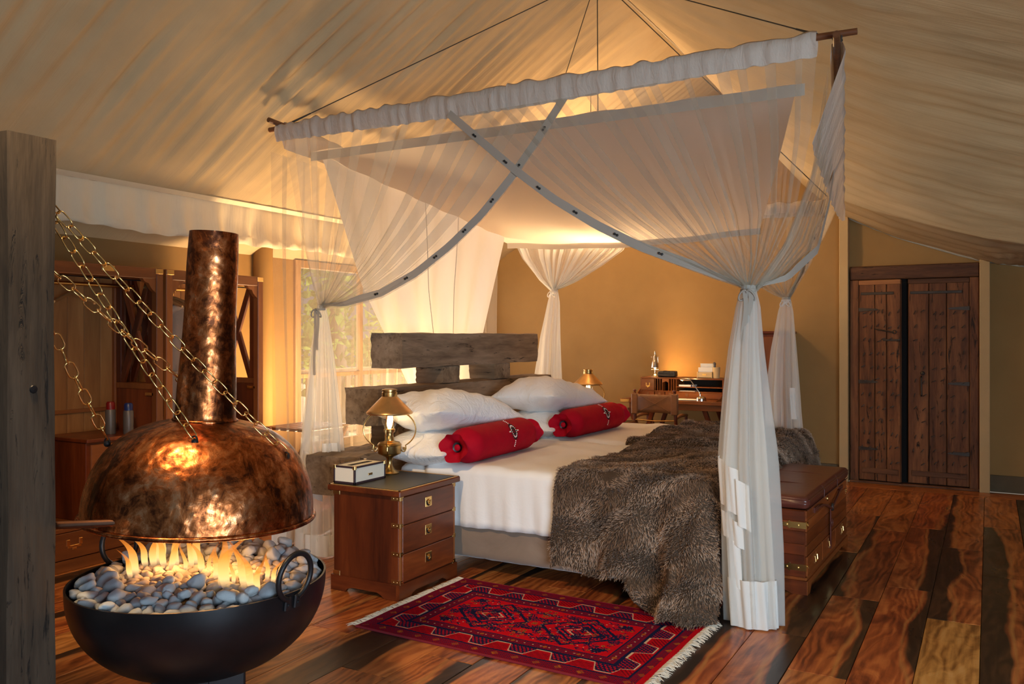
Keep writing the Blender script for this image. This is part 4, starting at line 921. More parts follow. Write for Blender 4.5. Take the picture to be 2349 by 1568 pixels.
def throw(y0, y1, x0, x1, lab, seed, n, near):
    t = T('fur_throw', lab, 'throw', (-1.65, (y0+y1)/2, .65), group='faux fur throws'); P = []; off = np.array([-1.65, (y0+y1)/2, .65])
    nu, top = 90, .668
    for i in range(nu):
        u = i/(nu-1); x = x0+(x1-x0)*u; row = []
        hang = near if near else .16
        if near:   # the side hanging down by the rug gets longer toward the foot and reaches the floor
            k = min(1, max(0, (u-.50)/.18)); k = k*k*(3-2*k); zend = .13+.02*sin(u*17)+(.018-.13)*k
        else: zend = .46
        ft = max(0, (u-.93)/.07)
        S_ = [(y1-.0, top-.07), (y1-.012, top-.02), (y1-.05, top)]+[(y, top) for y in np.linspace(y1-.08, y0+.08, 26)]+[(y0+.05, top-.001), (y0+.02, top-.010), (y0-.008, top-.032), (y0-.024, top-.07)]
        S_ += [(y0-.03, top-.07-(top-.07-zend)*q) for q in np.linspace(0, 1, 26)[1:]]
        Ls = len(S_)
        for j, (y, z) in enumerate(S_):
            dn = max(0, min(1, (top-.05-z)/.55)) if j > 25 else 0
            if near:
                fold = .075*dn**.8*(sin(u*15+.6+1.0*dn)*np.interp(u, [0, .35, .6, 1], [.12, .35, 1.0, 1.1])+.5*sin(u*34+1)*np.interp(u, [0, .5, .75, 1], [.1, .3, .8, .8]))
                bulge = .05*dn*np.interp(u, [0, .45, .8, 1], [.1, .25, 1.1, .9])
                ripple = .012*sin(z*26+u*3)*dn
                yy = y-fold-bulge-ripple-.085*dn**.8*np.interp(u, [0, .35, .6, 1], [.25, .5, 1.0, 1.0])-(.10*max(0, dn-.82)/.18 if u > .55 else 0); xx = x+.05*dn*np.interp(u, [0, .5, 1], [.0, -.05, .9])-.03*dn*sin(u*15+.6)
            else: yy = y; xx = x
            zz = z
            if ft > 0: zz -= .16*ft**2*(1-dn*.9); xx += .03*ft
            if dn == 0: zz += .013*float(wob(xx*6, y*6, seed, 7, 1.5, 1.5))+.010*sin(y*8+xx*5)
            row.append((xx-off[0], yy-off[1], max(zz, .016)-off[2]))
        P.append(row)
    P = np.array(P)
    # foot flap
    flap = []
    for j in range(0, P.shape[1] if not near else 36):
        x, y, z = P[-1, j]; flap.append([(x+.02*q+.012*sin(y*14)*q, y, z-.30*q*(1 if j < 32 else .2)) for q in np.linspace(0, 1, 10)])
    b = O('backing', MB().grid(P.tolist()), M['furbase'], t, ang=180); O('foot_flap', MB().grid(flap), M['furbase'], t, ang=180)
    fur_on(P, n, seed, .026, t, off, 1); F2 = np.array(flap)
    nrm = np.cross(F2[1, 0]-F2[0, 0], F2[0, 1]-F2[0, 0]); fur_on(F2, n//5, seed+50, .030, t, off, 1 if nrm[0] > 0 else -1)
    return t
throw(4.235, 5.62, -2.09, -1.215, 'brown faux fur throw on near bed trailing onto the rug', 31, 62000, True)
throw(5.72, 7.12, -2.27, -1.225, 'brown faux fur throw folded over the far bed foot', 33, 40000, False)

# ------------------------------------------------------------------ rug
RW, RL = .93, 1.46; nx_, ny_ = 400, 256
U, V = np.meshgrid((np.arange(nx_)+.5)/nx_*RL, (np.arange(ny_)+.5)/ny_*RW, indexing='ij')
def rug_colors(U, V):
    Rd = np.array([.52, .004, .012]); Dr = np.array([.22, .004, .016]); Nv = np.array([.010, .012, .050]); Cr = np.array([.62, .44, .30]); Og = np.array([.36, .10, .015])
    C = np.zeros(U.shape+(3,)); du = np.minimum(U, RL-U); dv = np.minimum(V, RW-V); d = np.minimum(du, dv)
    along = np.where(dv < du, U, V); rr = np.random.default_rng(2)
    C[:] = Rd
    def put(m, c): C[m] = c
    # outer guard
    m = d < .075; put(m, Dr); put(m & ((np.sin(along*2*pi/.012)*np.sin(d*2*pi/.012)) > .35), Nv)
    tmod = (along+.02) % .105; put(m & (np.abs(tmod-.05)+np.abs(d-.040) < .020) & (np.sin((tmod+d)*900) > -.3), Og)
    put((d > .070) & (d < .080), Nv)
    # meander band
    m = (d >= .080) & (d < .185); q = (along % .21)/.21; tri = np.where(q < .5, np.clip(q*2*3.4-1.2, 0, 1), np.clip((1-q)*2*3.4-1.2, 0, 1)); line = .092+.078*tri
    up = m & (d > line); put(m, Rd*.85); put(up, Nv)
    cell = (along % .21)/.21
    put(up & (np.abs(cell-.0) < .0), Nv)
    # leaf motifs
    mot = (np.sin(along*2*pi/.021)*np.cos((d-.13)*2*pi/.03) > .25); c1 = np.minimum(np.abs(cell-.0), np.abs(cell-1)); put(up & (c1 < .30) & mot & (d > .10) & (d < .172), Rd*.95); put(m & ~up & (np.abs(cell-.5) < .24) & (np.sin((along-d*1.2)*2*pi/.024) > .2) & (d < .15), Dr*.7)
    put(m & (np.abs(d-line) < .0042), Cr); 
    steep = (np.abs(np.gradient(line, axis=0))+np.abs(np.gradient(line, axis=1))) > .0018; put(m & steep & (np.abs(d-line) < .006), Cr)
    # inner guards
    m = (d >= .185) & (d < .245); put(m, Dr); put(m & (np.sin(along*2*pi/.010)*np.sin(d*2*pi/.010) > .3), Nv)
    k = (along % .042)-.021; put(m & (k*k+(d-.215)**2 < .0042**2), Cr); k2 = (along % .168)-.084; put(m & (np.abs(k2)+np.abs(d-.215) < .013), Og)
    put((d > .183) & (d < .189), Nv); put((d > .241) & (d < .248), Nv)
    # field
    m = d >= .248; cu = (U-RL/2); cv = (V-RW/2); put(m, Rd*1.05)
    a = np.abs(((cu+.25) % .50)-.25 if 0 else np.abs(np.abs(cu)-.24)); b = np.abs(cv); lz = a/.20+b/.19
    put(m & (np.abs(lz-1) < .06), Nv); put(m & (np.abs(lz-.62) < .05), Nv)
    put(m & (np.abs(a/.062+b/.050-1) < .09), Cr); put(m & (a/.062+b/.050 < .8), Rd*.8); put(m & (np.abs(a/.09+b/.08-1) < .10), Nv)
    for s_ in range(150):
        x, y = rr.uniform(.27, RL/2), rr.uniform(.27, RW/2); kx = 1; 
        for (xx, yy) in ((x, y), (RL-x, y), (x, RW-y), (RL-x, RW-y)):
            e = ((U-xx)**2+(V-yy)**2*1.6); rad = .011+.007*(s_ % 3); tpe = s_ % 6
            if tpe < 3: put(m & (e < rad**2) & (np.sin(np.arctan2(V-yy, U-xx)*5) > -.2), Nv)
            elif tpe == 3: put(m & (e < .010**2), Og); put(m & (e < .004**2), Nv)
            elif tpe == 4: put(m & (e < .0040**2), Cr)
            else: put(m & (np.abs(U-xx) < .030) & (np.abs(V-yy-.008*np.sin((U-xx)*160)) < .004), Nv)
    # plain edge at one short end
    put((RL-U < .028), Rd*.9)
    C *= (1+.18*(np.random.default_rng(3).random(U.shape)-.5))[..., None]; return C
C_ = rug_colors(U, V)
rug = T('oriental_rug', 'red and navy patterned wool rug with cream fringes beside the bed', 'rug', (-1.925, 3.655, 0), math.radians(-1.5))
gx = np.linspace(-RL/2, RL/2, nx_+1); gy = np.linspace(-RW/2, RW/2, ny_+1); zz = .009
vs = [(x, y, zz+.0025*sin(x*7+y*3)*0+.0015*float(sin(x*21)*cos(y*17))) for x in gx for y in gy]
fs = [(i*(ny_+1)+j, (i+1)*(ny_+1)+j, (i+1)*(ny_+1)+j+1, i*(ny_+1)+j+1) for i in range(nx_) for j in range(ny_)]
me = bpy.data.meshes.new('pile'); me.from_pydata(vs, [], fs); ca = me.color_attributes.new('tint', 'FLOAT_COLOR', 'CORNER')
cc = np.repeat(np.concatenate([C_.reshape(-1, 3), np.ones((nx_*ny_, 1))], 1), 4, axis=0).astype(np.float32); ca.data.foreach_set('color', cc.ravel())
me.materials.append(M['rug']); O('pile', me, M['rug'], rug)
M['rugedge'] = plain('rug_edge', (.20, .006, .014), .95)
O('selvedge', MB().box((-RL/2, -RW/2-.004, 0), (RL/2, -RW/2+.002, .0105), .002).box((-RL/2, RW/2-.002, 0), (RL/2, RW/2+.004, .0105), .002).box((-RL/2, -RW/2, 0), (-RL/2+.006, RW/2, .008), .001).box((RL/2-.006, -RW/2, 0), (RL/2, RW/2, .008), .001), M['rugedge'], rug)
for sx in (-1, 1):
    mb = MB(); rr = np.random.default_rng(sx+5)
    for i in range(230):
        y = -RW/2+RW*(i+.5)/230; ln = rr.uniform(.035, .06); a = rr.normal(0, .45); x = sx*RL/2
        mb.tube([(x-sx*.004, y, .007), (x+sx*ln*.5, y+ln*.3*a, .008+rr.uniform(0, .008)), (x+sx*ln, y+ln*.8*a, .003)], [.0022, .002, .0012], 4)
    O('fringe', mb, M['fringe'], rug, kind='stuff')
# ------------------------------------------------------------------ chest at the foot of the beds
CW = 1.26; CD = .43
ch = T('campaign_chest', 'mahogany trunk bench with padded brown leather lid and brass straps', 'chest', (-.86, 4.795, 0), math.radians(-1.5))
O('body', MB().box((-CD, .012, .07), (-.012, CW-.012, .455), .003), M['mahog_y'], ch)
O('plinth_front', MB().prism([(0, 0), (.06, 0), (.085, .02), (.10, .045), (CW-.10, .045), (CW-.085, .02), (CW-.06, 0), (CW, 0), (CW, .075), (0, .075)], -.022, 0.004, 0), M['cherry'], ch)
O('plinth_side', MB().prism([(-CD-.005, 0), (-CD+.08, 0), (-CD+.11, .03), (-.15, .03), (-.11, .012), (-.08, 0), (.0, 0), (.0, .075), (-CD-.005, .075)], -.002, .02, 1), M['mahog_x'], ch)
O('plinth_side', MB().prism([(-CD-.005, 0), (-CD+.08, 0), (-CD+.11, .03), (-.15, .03), (-.11, .012), (-.08, 0), (.0, 0), (.0, .075), (-CD-.005, .075)], CW-.02, CW+.002, 1), M['mahog_x'], ch)
O('moulding', MB().box((-CD-.004, .004, .072), (-.002, CW-.004, .09), .005), M['cherry'], ch)
for z0, z1 in ((.205, .262), (.264, .335), (.337, .395), (.397, .452)): O('front_board', MB().box((-.013, .014, z0), (-.004, CW-.014, z1), .002), M['cherry'], ch)
for z0, z1 in ((.092, .15), (.152, .21), (.212, .27), (.272, .34), (.342, .395), (.397, .452)): O('side_board', MB().box((-CD+.004, .005, z0), (-.014, .013, z1), .002), M['mahog_x'], ch)
for a, b in ((.02, .42), (.43, .83), (.84, 1.24)):
    d = O('drawer', MB().box((-.013, a, .094), (.0, b, .202), .003), M['cherry'], ch); c = (a+b)/2
    O('drawer_pull', MB().tube([(.004, c-.028, .172), (.007, c-.026, .142), (.007, c+.026, .142), (.004, c+.028, .172)], .0042, 6).box((0, c-.036, .165), (.003, c-.02, .19), .001).box((0, c+.02, .165), (.003, c+.036, .19), .001).box((0, c-.01, .125), (.004, c+.01, .145), .001), M['brass'], d)
for z in (.145, .375):
    for y, s_ in ((0, 1), (CW, -1)):
        b = MB().box((-.012, y+s_*.008, z-.018), (-.002, y+s_*.050, z+.018), .001)
        pl = [(-.004, z-.018), (-.085, z-.016), (-.092, z-.024), (-.105, z-.012), (-.125, z-.012), (-.130, z-.005), (-.150, z), (-.130, z+.005), (-.125, z+.012), (-.105, z+.012), (-.092, z+.024), (-.085, z+.016), (-.004, z+.018)]
        b.prism(pl, y+s_*.001, y+s_*.007, 1); st = O('brass_strap', b, M['brass'], ch)
        O('stud', MB().ball((-.045, y+s_*.001, z), .006, 8).ball((-.105, y+s_*.001, z), .006, 8).ball((-.001, y+s_*.022, z+.006), .0045, 6).ball((-.001, y+s_*.038, z-.004), .0045, 6), M['gold'], st)
O('side_handle', MB().tube([(-.20, 0, .30), (-.20, -.018, .29), (-.20, -.018, .22), (-.20, 0, .21)], .007, 8).box((-.225, -.003, .19), (-.175, .004, .32), .002), M['doorIron'], ch)
lid = rbox(-.225, .225, -CW/2, CW/2, .455, .535, .03, 7, .003)
O('leather_lid', MB().add([(x-.215, y+CW/2, z) for x, y, z in lid.v], lid.f), M['leather'], ch, ang=60)
O('lid_piping', MB().tube([(.010, .01, .513), (.012, CW/2, .517), (.010, CW-.01, .513)], .0035, 6).tube([(-CD-.005, .004, .513), (.006, .004, .513)], .0035, 6).tube([(.004, .008, .46), (.004, CW-.008, .46)], .003, 6), M['leather'], ch)
for y in (.42, .84): O('lid_seam', MB().tube([(-CD, y, .5335), (-.2, y, .537), (.0, y, .531), (.012, y, .505), (.010, y, .465)], .0022, 6), M['leather'], ch)
for s_, y0 in ((1, .36), (-1, .92)):
    O('strap', MB().tube([(.0, y0-s_*.13, .425), (.003, y0-s_*.06, .425), (.012, y0, .430), (.016, y0+s_*.12, .408), (.014, y0+s_*.27, .365)], .0075, 6), M['leather'], ch)
    O('strap_loop', MB().box((-.004, y0-s_*.16, .410), (.004, y0-s_*.04, .440), .001), M['leather'], ch)
O('hanging_strap', MB().box((.004, .625, .12), (.012, .648, .37), .002).box((.002, .655, .15), (.008, .672, .36), .002).tube(arc((.014, .645, .275), .022, 0, 2*pi, 14, 'yz'), .004, 6), M['leather'], ch)
O('strap_buckle', MB().tube(arc((.016, .65, .37), .02, 0, 2*pi, 12, 'yz'), .006, 6), M['doorIron'], ch)
O('lock_plate', MB().lathe([(0, .003), (.015, .003), (.016, 0)], 16, M=Matrix.Translation((-.003, .60, .428)) @ Matrix.Rotation(pi/2, 4, 'Y')), M['antique'], ch)

# ------------------------------------------------------------------ writing desk, chair and desk things
dk = T('campaign_desk', 'wooden campaign desk with pigeonhole hutch against the khaki wall', 'desk', (-2.72, 8.40, 0))
O('desk_top', MB().box((-.555, -.30, .735), (.62, .30, .772), .004), M['desk'], dk)
for x in (-.555, .54): O('corner_plate', MB().box((x-.002, -.303, .738), (x+.09, -.295, .768), .001), M['brass'], dk)
O('apron', MB().box((-.48, -.26, .675), (.55, .26, .735), .003), M['desk'], dk)
for y in (-.22, .22):
    for (xa, xb) in ((-.50, -.22), (-.22, -.46), (.28, .54), (.54, .30)): O('leg', MB().box((-.022, -.018, -.36), (.022, .018, .36), .003, Matrix.Translation(((xa+xb)/2, y+(.02 if xa < xb else -.02), .345)) @ Matrix.Rotation(math.atan2(xb-xa, -.69), 4, 'Y')), M['mahog'], dk)
O('stretcher', MB().tube([(-.35, -.18, .36), (-.05, -.02, .42), (.40, .16, .36)], .014, 8).ball((-.06, -.1, .40), .03, 10).ball((.28, -.18, .36), .03, 10), M['mahog'], dk)
O('footboard', MB().box((-.40, -.12, .16), (.5, .12, .18), .004), M['mahog'], dk)
# hutch
h = MB(); hz0, hz1 = .772, .982; hx0, hx1 = -.455, .42
h.box((hx0, .0, hz1-.016), (hx1, .29, hz1), .002).box((hx0, 0, hz0), (hx0+.014, .29, hz1-.016), .001).box((hx1-.014, 0, hz0), (hx1, .29, hz1-.016), .001).box((hx0, .275, hz0), (hx1, .29, hz1-.016)).box((hx0+.014, 0, hz0+.062), (hx1-.014, .28, hz0+.072), .001)
O('hutch_case', h, M['desk'], dk)
O('hutch_shade_panel', MB().box((hx0+.16, .262, hz0+.07), (hx1-.014, .276, hz1-.016)), M['hole_shade'], dk)  # black sheet painted as the shade at the back of the pigeonholes
d = O('hutch_drawer', MB().box((hx0+.016, -.004, hz0+.074), (hx0+.150, .03, hz1-.018), .002), M['desk'], dk)
O('drawer_pull', MB().box((hx0+.062, -.009, hz0+.12), (hx0+.07, -.004, hz0+.152), .001).box((hx0+.098, -.009, hz0+.12), (hx0+.106, -.004, hz0+.152), .001).box((hx0+.062, -.009, hz0+.112), (hx0+.106, -.004, hz0+.124), .001).box((hx0+.077, -.009, hz0+.102), (hx0+.091, -.004, hz0+.114), .001), M['brass'], d)
for x in (.155, .182, .207, .232, .30, .328, .354, .38): O('divider', MB().box((hx0+x, .004, hz0+.072), (hx0+x+.006, .27, hz1-.016), .0005), M['desk'], dk)
O('arch_panel', MB().prism([(hx0+.238, hz1-.016), (hx0+.238, hz1-.05), (hx0+.255, hz1-.05), (hx0+.262, hz1-.042), (hx0+.285, hz1-.042), (hx0+.292, hz1-.05), (hx0+.306, hz1-.05), (hx0+.306, hz1-.016)], .002, .010, 1), M['desk'], dk)
O('shelf', MB().box((hx0+.386, .006, hz0+.112), (hx1-.014, .27, hz0+.120), .0005), M['desk'], dk)
for a, b in ((.016, .150), (.158, .262), (.27, .378), (.386, .86)):
    d = O('hutch_drawer', MB().box((hx0+a, -.004, hz0+.003), (hx0+b, .03, hz0+.060), .002), M['desk'], dk); c = hx0+(a+b)/2 if b < .5 else hx0+.50
    O('tab_pull', MB().box((c-.014, -.010, hz0+.018), (c+.014, -.004, hz0+.054), .004), M['tanleather'], d)
for x, s_ in ((hx0-.01, -1), (hx1, 1)):
    O('gallery', MB().prism([(-.30, .772), (.28, .772), (.28, .86), (.0, .86), (-.05, .835), (-.12, .80), (-.2, .785), (-.30, .780)], x, x+.010, 0), M['desk'], dk)
def cchair():
    t = T('desk_chair', 'tan leather folding chair with turned wooden finials at the desk', 'chair', (-2.80, 7.86, 0), .05)
    for x in (-.195, .195):
        O('back_post', MB().tube([(x*1.1, -.05, 0), (x*1.05, -.055, .45), (x, -.09, .86)], [.017, .018, .015], 10), M['mahog'], t)
        O('finial', MB().lathe([(.006, 0), (.016, .006), (.009, .014), (.018, .026), (.016, .036), (0, .042)], 12, (x, -.09, .855)), M['mahog'], t)
        O('front_leg', MB().tube([(x, .36, 0), (x, .34, .44), (x, .33, .62)], .016, 10), M['mahog'], t)
        O('arm', MB().tube([(x*1.03, -.07, .62), (x, .15, .635), (x, .36, .62)], [.014, .018, .014], 8), M['tanleather'], t)
        O('sleeve', MB().box((x-.032, -.112, .655), (x+.032, -.058, .855), .008), M['tanleather'], t)
    g = []
    for i in range(15):
        q = i/14*2-1; g.append([(q*.185, -.10+.035*(1-q*q)-.01*zq, .665+.185*zq-.012*(1-q*q)*(zq-.5)) for zq in np.linspace(0, 1, 6)])
    b = O('backrest', MB().grid(g), M['tanleather'], t, ang=180); m = b.modifiers.new('thickness', 'SOLIDIFY'); m.thickness = .01
    O('cross_stitch', MB().tube([(-.14, -.088, .69), (0, -.075, .757), (.14, -.1, .835)], .003, 5).tube([(-.14, -.1, .835), (0, -.075, .757), (.14, -.088, .69)], .003, 5), M['tanleather'], b)
    O('seat', MB().box((-.20, -.04, .43), (.20, .36, .452), .008), M['tanleather'], t)
    O('brass_rail', MB().tube([(-.19, -.075, .60), (0, -.082, .592), (.19, -.075, .60)], .006, 8), M['brass'], t)
    for z in (.2,): O('stretcher', MB().tube([(-.20, -.05, z), (.20, -.05, z)], .011, 8).tube([(-.2, .35, z), (.2, .35, z)], .011, 8), M['mahog'], t)
cchair()
dl = T('desk_lamp', 'lit nickel desk lamp with bell shade on the hutch top', 'lamp', (-3.06, 8.52, .982))
O('base', MB().lathe([(0, 0), (.042, 0), (.043, .005), (.034, .014), (.022, .024), (.010, .030), (.006, .04)], 28), M['steel'], dl)
O('stem', MB().lathe([(.006, .036), (.006, .065), (.010, .068), (.010, .076), (.006, .08), (.005, .09)], 14), M['steel'], dl)
O('thumb_screws', MB().tube([(-.035, 0, .073), (.035, 0, .073)], .003, 6).ball((-.036, 0, .073), .006, 8).ball((.036, 0, .073), .006, 8).tube([(-.034, 0, .205), (.034, 0, .205)], .003, 6).ball((-.036, 0, .205), .006, 8).ball((.036, 0, .205), .006, 8).tube([(.03, 0, .20), (.034, 0, .15), (.012, 0, .085)], .003, 6), M['steel'], dl)
O('shade', MB().lathe([(.043, .095), (.042, .105), (.036, .14), (.028, .170), (.018, .188), (.018, .215), (.013, .226), (.008, .232), (.007, .25), (.009, .262), (.005, .27), (0, .272)], 28), M['steel'], dl)
O('bulb', MB().ball((0, 0, .106), (.018, .018, .022), 12), M['bulb'], dl)
point('desk_lamp_glow', (0, 0, .088), 1.6, (1, .6, .22), .02, dl); spot('desk_lamp_wash', (0, .02, .12), (0.35, .33, .30), 60, (1, .56, .16), 160, 1., .04, dl)
l2 = T('reading_lamp', 'small nickel reading lamp with round base and angled arm', 'lamp', (-2.46, 8.17, .772))
O('base', MB().ball((0, 0, .022), (.05, .05, .026), 20).lathe([(.051, 0), (.05, .018)], 20, cap=True), M['steel'], l2)
O('arm', MB().tube([(-.01, 0, .045), (-.012, 0, .075), (-.11, 0, .205)], .005, 8).ball((-.012, 0, .075), .011, 10).ball((-.11, 0, .205), .012, 10), M['steel'], l2)
O('head', MB().tube([(-.105, 0, .205), (-.15, 0, .208), (-.19, 0, .205), (-.215, 0, .206)], [.012, .016, .013, .006], 12), M['steel'], l2)
point('reading_lamp_glow', (-.20, 0, .185), 1.1, (1, .62, .25), .012, l2)
bp = T('document_pouch', 'black leather pouch lying on top of the hutch', 'pouch', (-2.915, 8.5, .982), .1)
O('body', rbox(-.095, .095, -.06, .06, .0, .062, .02, 2, .003), M['blackp'], bp, ang=60)
for x in (-.03, .03): O('strap', MB().box((x-.004, -.061, .02), (x+.004, .061, .0645), .001), M['blackp'], bp)
ph = T('letter_rack', 'tan letter rack holding white papers on the hutch top', 'letter rack', (-2.51, 8.50, .982), .0)
O('rack', MB().box((-.075, -.05, 0), (.075, .05, .008), .001).box((-.075, -.05, 0), (.075, -.045, .058), .002).box((-.075, .045, 0), (.075, .05, .08), .002).box((-.078, -.053, 0), (-.068, .05, .062), .001).box((.068, -.053, 0), (.078, .05, .062), .001), M['kraft'], ph)
O('rack_label', MB().box((-.022, -.053, .028), (.022, -.0505, .040), .0005), M['gold'], ph)
pa = O('paper_sheet', MB().box((-.06, -.002, .01), (.085, .001, .145)), M['paper'], None, (-2.51, 8.53, .984), (.12, 0, 0), label='tall white sheet standing at back of the letter rack', cat='paper', group='papers in the letter rack')
O('paper_sheet', MB().box((-.070, -.001, .008), (.075, .001, .105)), M['paper'], None, (-2.515, 8.487, .984), (-.05, 0, .03), label='shorter white sheet standing at front of the letter rack', cat='paper', group='papers in the letter rack')
cu = T('brush_pot', 'tan cylinder pot holding a wrapped object beside letter rack', 'pot', (-2.40, 8.49, .982))
O('pot', MB().lathe([(0, 0), (.036, 0), (.037, .11), (.034, .11), (.033, .01), (0, .01)], 24), M['kraft'], cu)
O('flap', MB().tube([(-.02, -.01, .09), (-.015, -.01, .14)], .012, 10).ball((-.016, -.01, .145), (.016, .016, .018), 10), M['canbody'], cu)
nb = T('open_notebook', 'open notebook with dark cover lying on the desk', 'notebook', (-2.62, 8.2, .772), .15)
O('cover', MB().box((-.12, -.085, 0), (.12, .085, .005), .001), M['blackp'], nb)
for s_ in (-1, 1): O('page', MB().box((s_*.002, -.08, .005), (s_*.115, .08, .009), .001), M['paper'], nb)
bk = T('book', 'white spined book lying on the hutch shelf', 'book', (-2.69, 8.46, .893)); O('pages', MB().box((-.075, -.05, .0), (.075, .08, .018), .001), M['paper'], bk); O('spine', MB().box((.05, -.052, .0), (.07, -.049, .019), .0005), M['bluecap'], bk)
O('loose_papers', MB().box((-.08, -.04, 0), (.08, .08, .004)), M['paper'], None, (-2.68, 8.45, .845), (0, 0, .03), label='thin stack of papers in hutch compartment under the book', cat='papers')
cb = T('side_cabinet', 'narrow dark wooden cabinet against wall behind the far net', 'cabinet', (-1.82, 8.62, 0))
O('body', MB().box((-.12, -.18, .04), (.13, .2, 1.43), .004), M['mahog'], cb); O('top', MB().box((-.13, -.195, 1.43), (.14, .21, 1.455), .004), M['mahog_x'], cb); O('door', MB().box((-.10, -.19, .08), (.11, -.178, 1.40), .004), M['teak'], cb)
for x in (-.10, .09):
    for y in (-.16, .16): O('foot', MB().box((x, y-.02, 0), (x+.04, y+.02, .045), .003), M['mahog'], cb)
# ------------------------------------------------------------------ canopy frame, nets and drapes
cf = T('bed_canopy', 'bamboo pole canopy frame hung on wires above the beds', 'canopy frame', (-2.4, 5.5, 2.6))
def W2L(pts, o): return [tuple(Vector(p)-Vector(o)) for p in pts]
FO = (-2.4, 5.5, 2.6)
poles = [[(-4.19, 4.16, 2.780), (-.525, 4.16, 2.796)], [(-4.2, 7.18, 2.52), (-1.07, 7.18, 2.47)], [(-4.10, 4.06, 2.815), (-4.10, 7.28, 2.545)], [(-.600, 4.06, 2.765), (-1.045, 7.22, 2.447)]]
for p in poles:
    a, b = Vector(p[0]), Vector(p[1]); pts = [a+(b-a)*t for t in np.linspace(0, 1, 14)]
    O('pole', MB().tube(W2L([(q.x, q.y, q.z+.004*sin(i*1.7)) for i, q in enumerate(pts)], FO), [.0165+.0015*sin(i*2.3) for i in range(14)], 12), M['poleWood'], cf)
for c in [(-4.10, 4.16, 2.795), (-.612, 4.16, 2.785), (-4.1, 7.18, 2.535), (-1.035, 7.18, 2.465)]:
    m = MB()
    for k in range(4): m.tube(W2L([(c[0]+.022*cos(t+k)*(1 if k % 2 else .4), c[1]+.022*cos(t)*(.4 if k % 2 else 1), c[2]+.024*sin(t)) for t in np.linspace(0, 2*pi, 14)], FO), .0035, 5)
    O('lashing', m, M['rope'], cf)
AN = (-2.4, 5.5, 3.93)
for c in [(-4.02, 4.16, 2.80), (-.70, 4.16, 2.81), (-3.95, 7.18, 2.54), (-1.10, 7.18, 2.49), (-2.4, 5.52, 2.47)]: O('wire', MB().tube(W2L([c, AN], FO), .0035, 6), M['rope'], cf)
for c in [(-4.02, 4.16, 2.80), (-.70, 4.16, 2.81)]:
    d = (Vector(AN)-Vector(c)).normalized(); O('wire_knot', MB().tube(W2L([Vector(c), Vector(c)+d*.05, Vector(c)+d*.16], FO), [.008, .007, .005], 6), M['rope'], cf)

NET = {}
def net(name, label, loc): NET[name] = T('net_curtain', label, 'net curtain', loc, group='sheer nets of the bed canopy'); return NET[name]
def folds(s, n, seed, amp):   # monotone-ish parameter with fold-backs
    r = np.random.default_rng(seed); q = np.array(s, float); dep = 0*q
    cs = (np.arange(n)+.5)/n+r.uniform(-.3, .3, n)/n
    for c, k in zip(cs, r.uniform(.5, 1.2, n)):
        w = .11*k/n; A = .50*amp*k/n; win = np.clip(np.minimum(s, 1-s)/.03, 0, 1); q = q-A*win*np.tanh((s-c)/w)*np.exp(-((s-c)/(w*3.2))**2); dep = dep+np.exp(-((s-c)/(w*2.2))**2)*k*np.tanh((s-c)/w)*win
    return q, dep
def gathered(t, O_, top, tie, hem, outer, nf, seed, nrm=(0, -1, 0), ns=420, nt=40, amp=1., mat='sheer', tape=True, studs=0, sp=1.35):
    top_c = resample(top, 64); hemc = resample(hem, nt); outc = resample(outer, nt); tie = np.array(tie); tt = np.linspace(0, 1, nt)
    s = np.linspace(0, 1, ns); q, dep = folds(s, nf, seed, amp); q = np.clip(q, 0, 1)
    sagH = hemc-(hemc[0]*(1-tt)[:, None]+hemc[-1]*tt[:, None]); sagO = outc-(outc[0]*(1-tt)[:, None]+outc[-1]*tt[:, None]); nrm = np.array(nrm, float)
    Ti = np.stack([np.interp(q, np.linspace(0, 1, 64), top_c[:, k]) for k in range(3)], 1)
    rr = np.random.default_rng(seed+1); jit = rr.normal(0, .010, (ns, 3)); jit = np.stack([np.convolve(jit[:, k], np.ones(5)/5, 'same') for k in range(3)], 1)*1.6
    P = np.zeros((ns, nt, 3))
    for j, t_ in enumerate(tt):
        e = tie+np.array([.02*1, 0, -.01])*0+(q[:, None]-.5)*np.array([.0, 0, .03])+jit
        b = Ti*(1-t_)+e*t_+(q[:, None]**sp)*sagH[j]+((1-q[:, None])**1.6)*sagO[j]
        b = b+nrm*(dep*.022*(1-t_*.35)*(min(1, t_*8+.25)))[:, None]
        P[:, j] = b
    o = O('swag', MB().grid((P-np.array(O_)).tolist()), M[mat], t, ang=180)
    if tape:
        hp = P[-1]; d1 = np.gradient(hp, axis=0); d1 /= np.linalg.norm(d1, axis=1)[:, None]; wv = np.cross(d1, nrm); wv /= np.linalg.norm(wv, axis=1)[:, None]
        w = np.interp(tt, [0, .85, 1], [.046, .046, .008])[:, None]; sg = 1 if np.dot(wv[nt//2], P[-25, nt//2]-P[-1, nt//2]) > 0 else -1
        a = hp+nrm*.006; b = hp+nrm*.008+wv*w*sg
        O('hem_tape', MB().grid([[tuple(x-np.array(O_)), tuple(y-np.array(O_))] for x, y in zip(a, b)]), M['tape'], t, ang=180)
        for k in range(studs):
            f = (k+.9)/(studs+.6)*.86; c = np.array([np.interp(f, tt, (hp+wv*w*.5*sg)[:, m]) for m in range(3)])+nrm*.012; dd = np.array([np.interp(f, tt, d1[:, m]) for m in range(3)])
            m = MB()
            for e_ in (-.008, .008): m.ball(tuple(c+dd*e_*1.0-np.array(O_)), .0072, 8)
            O('stud_pair', m, M['stud'], t)
    return P
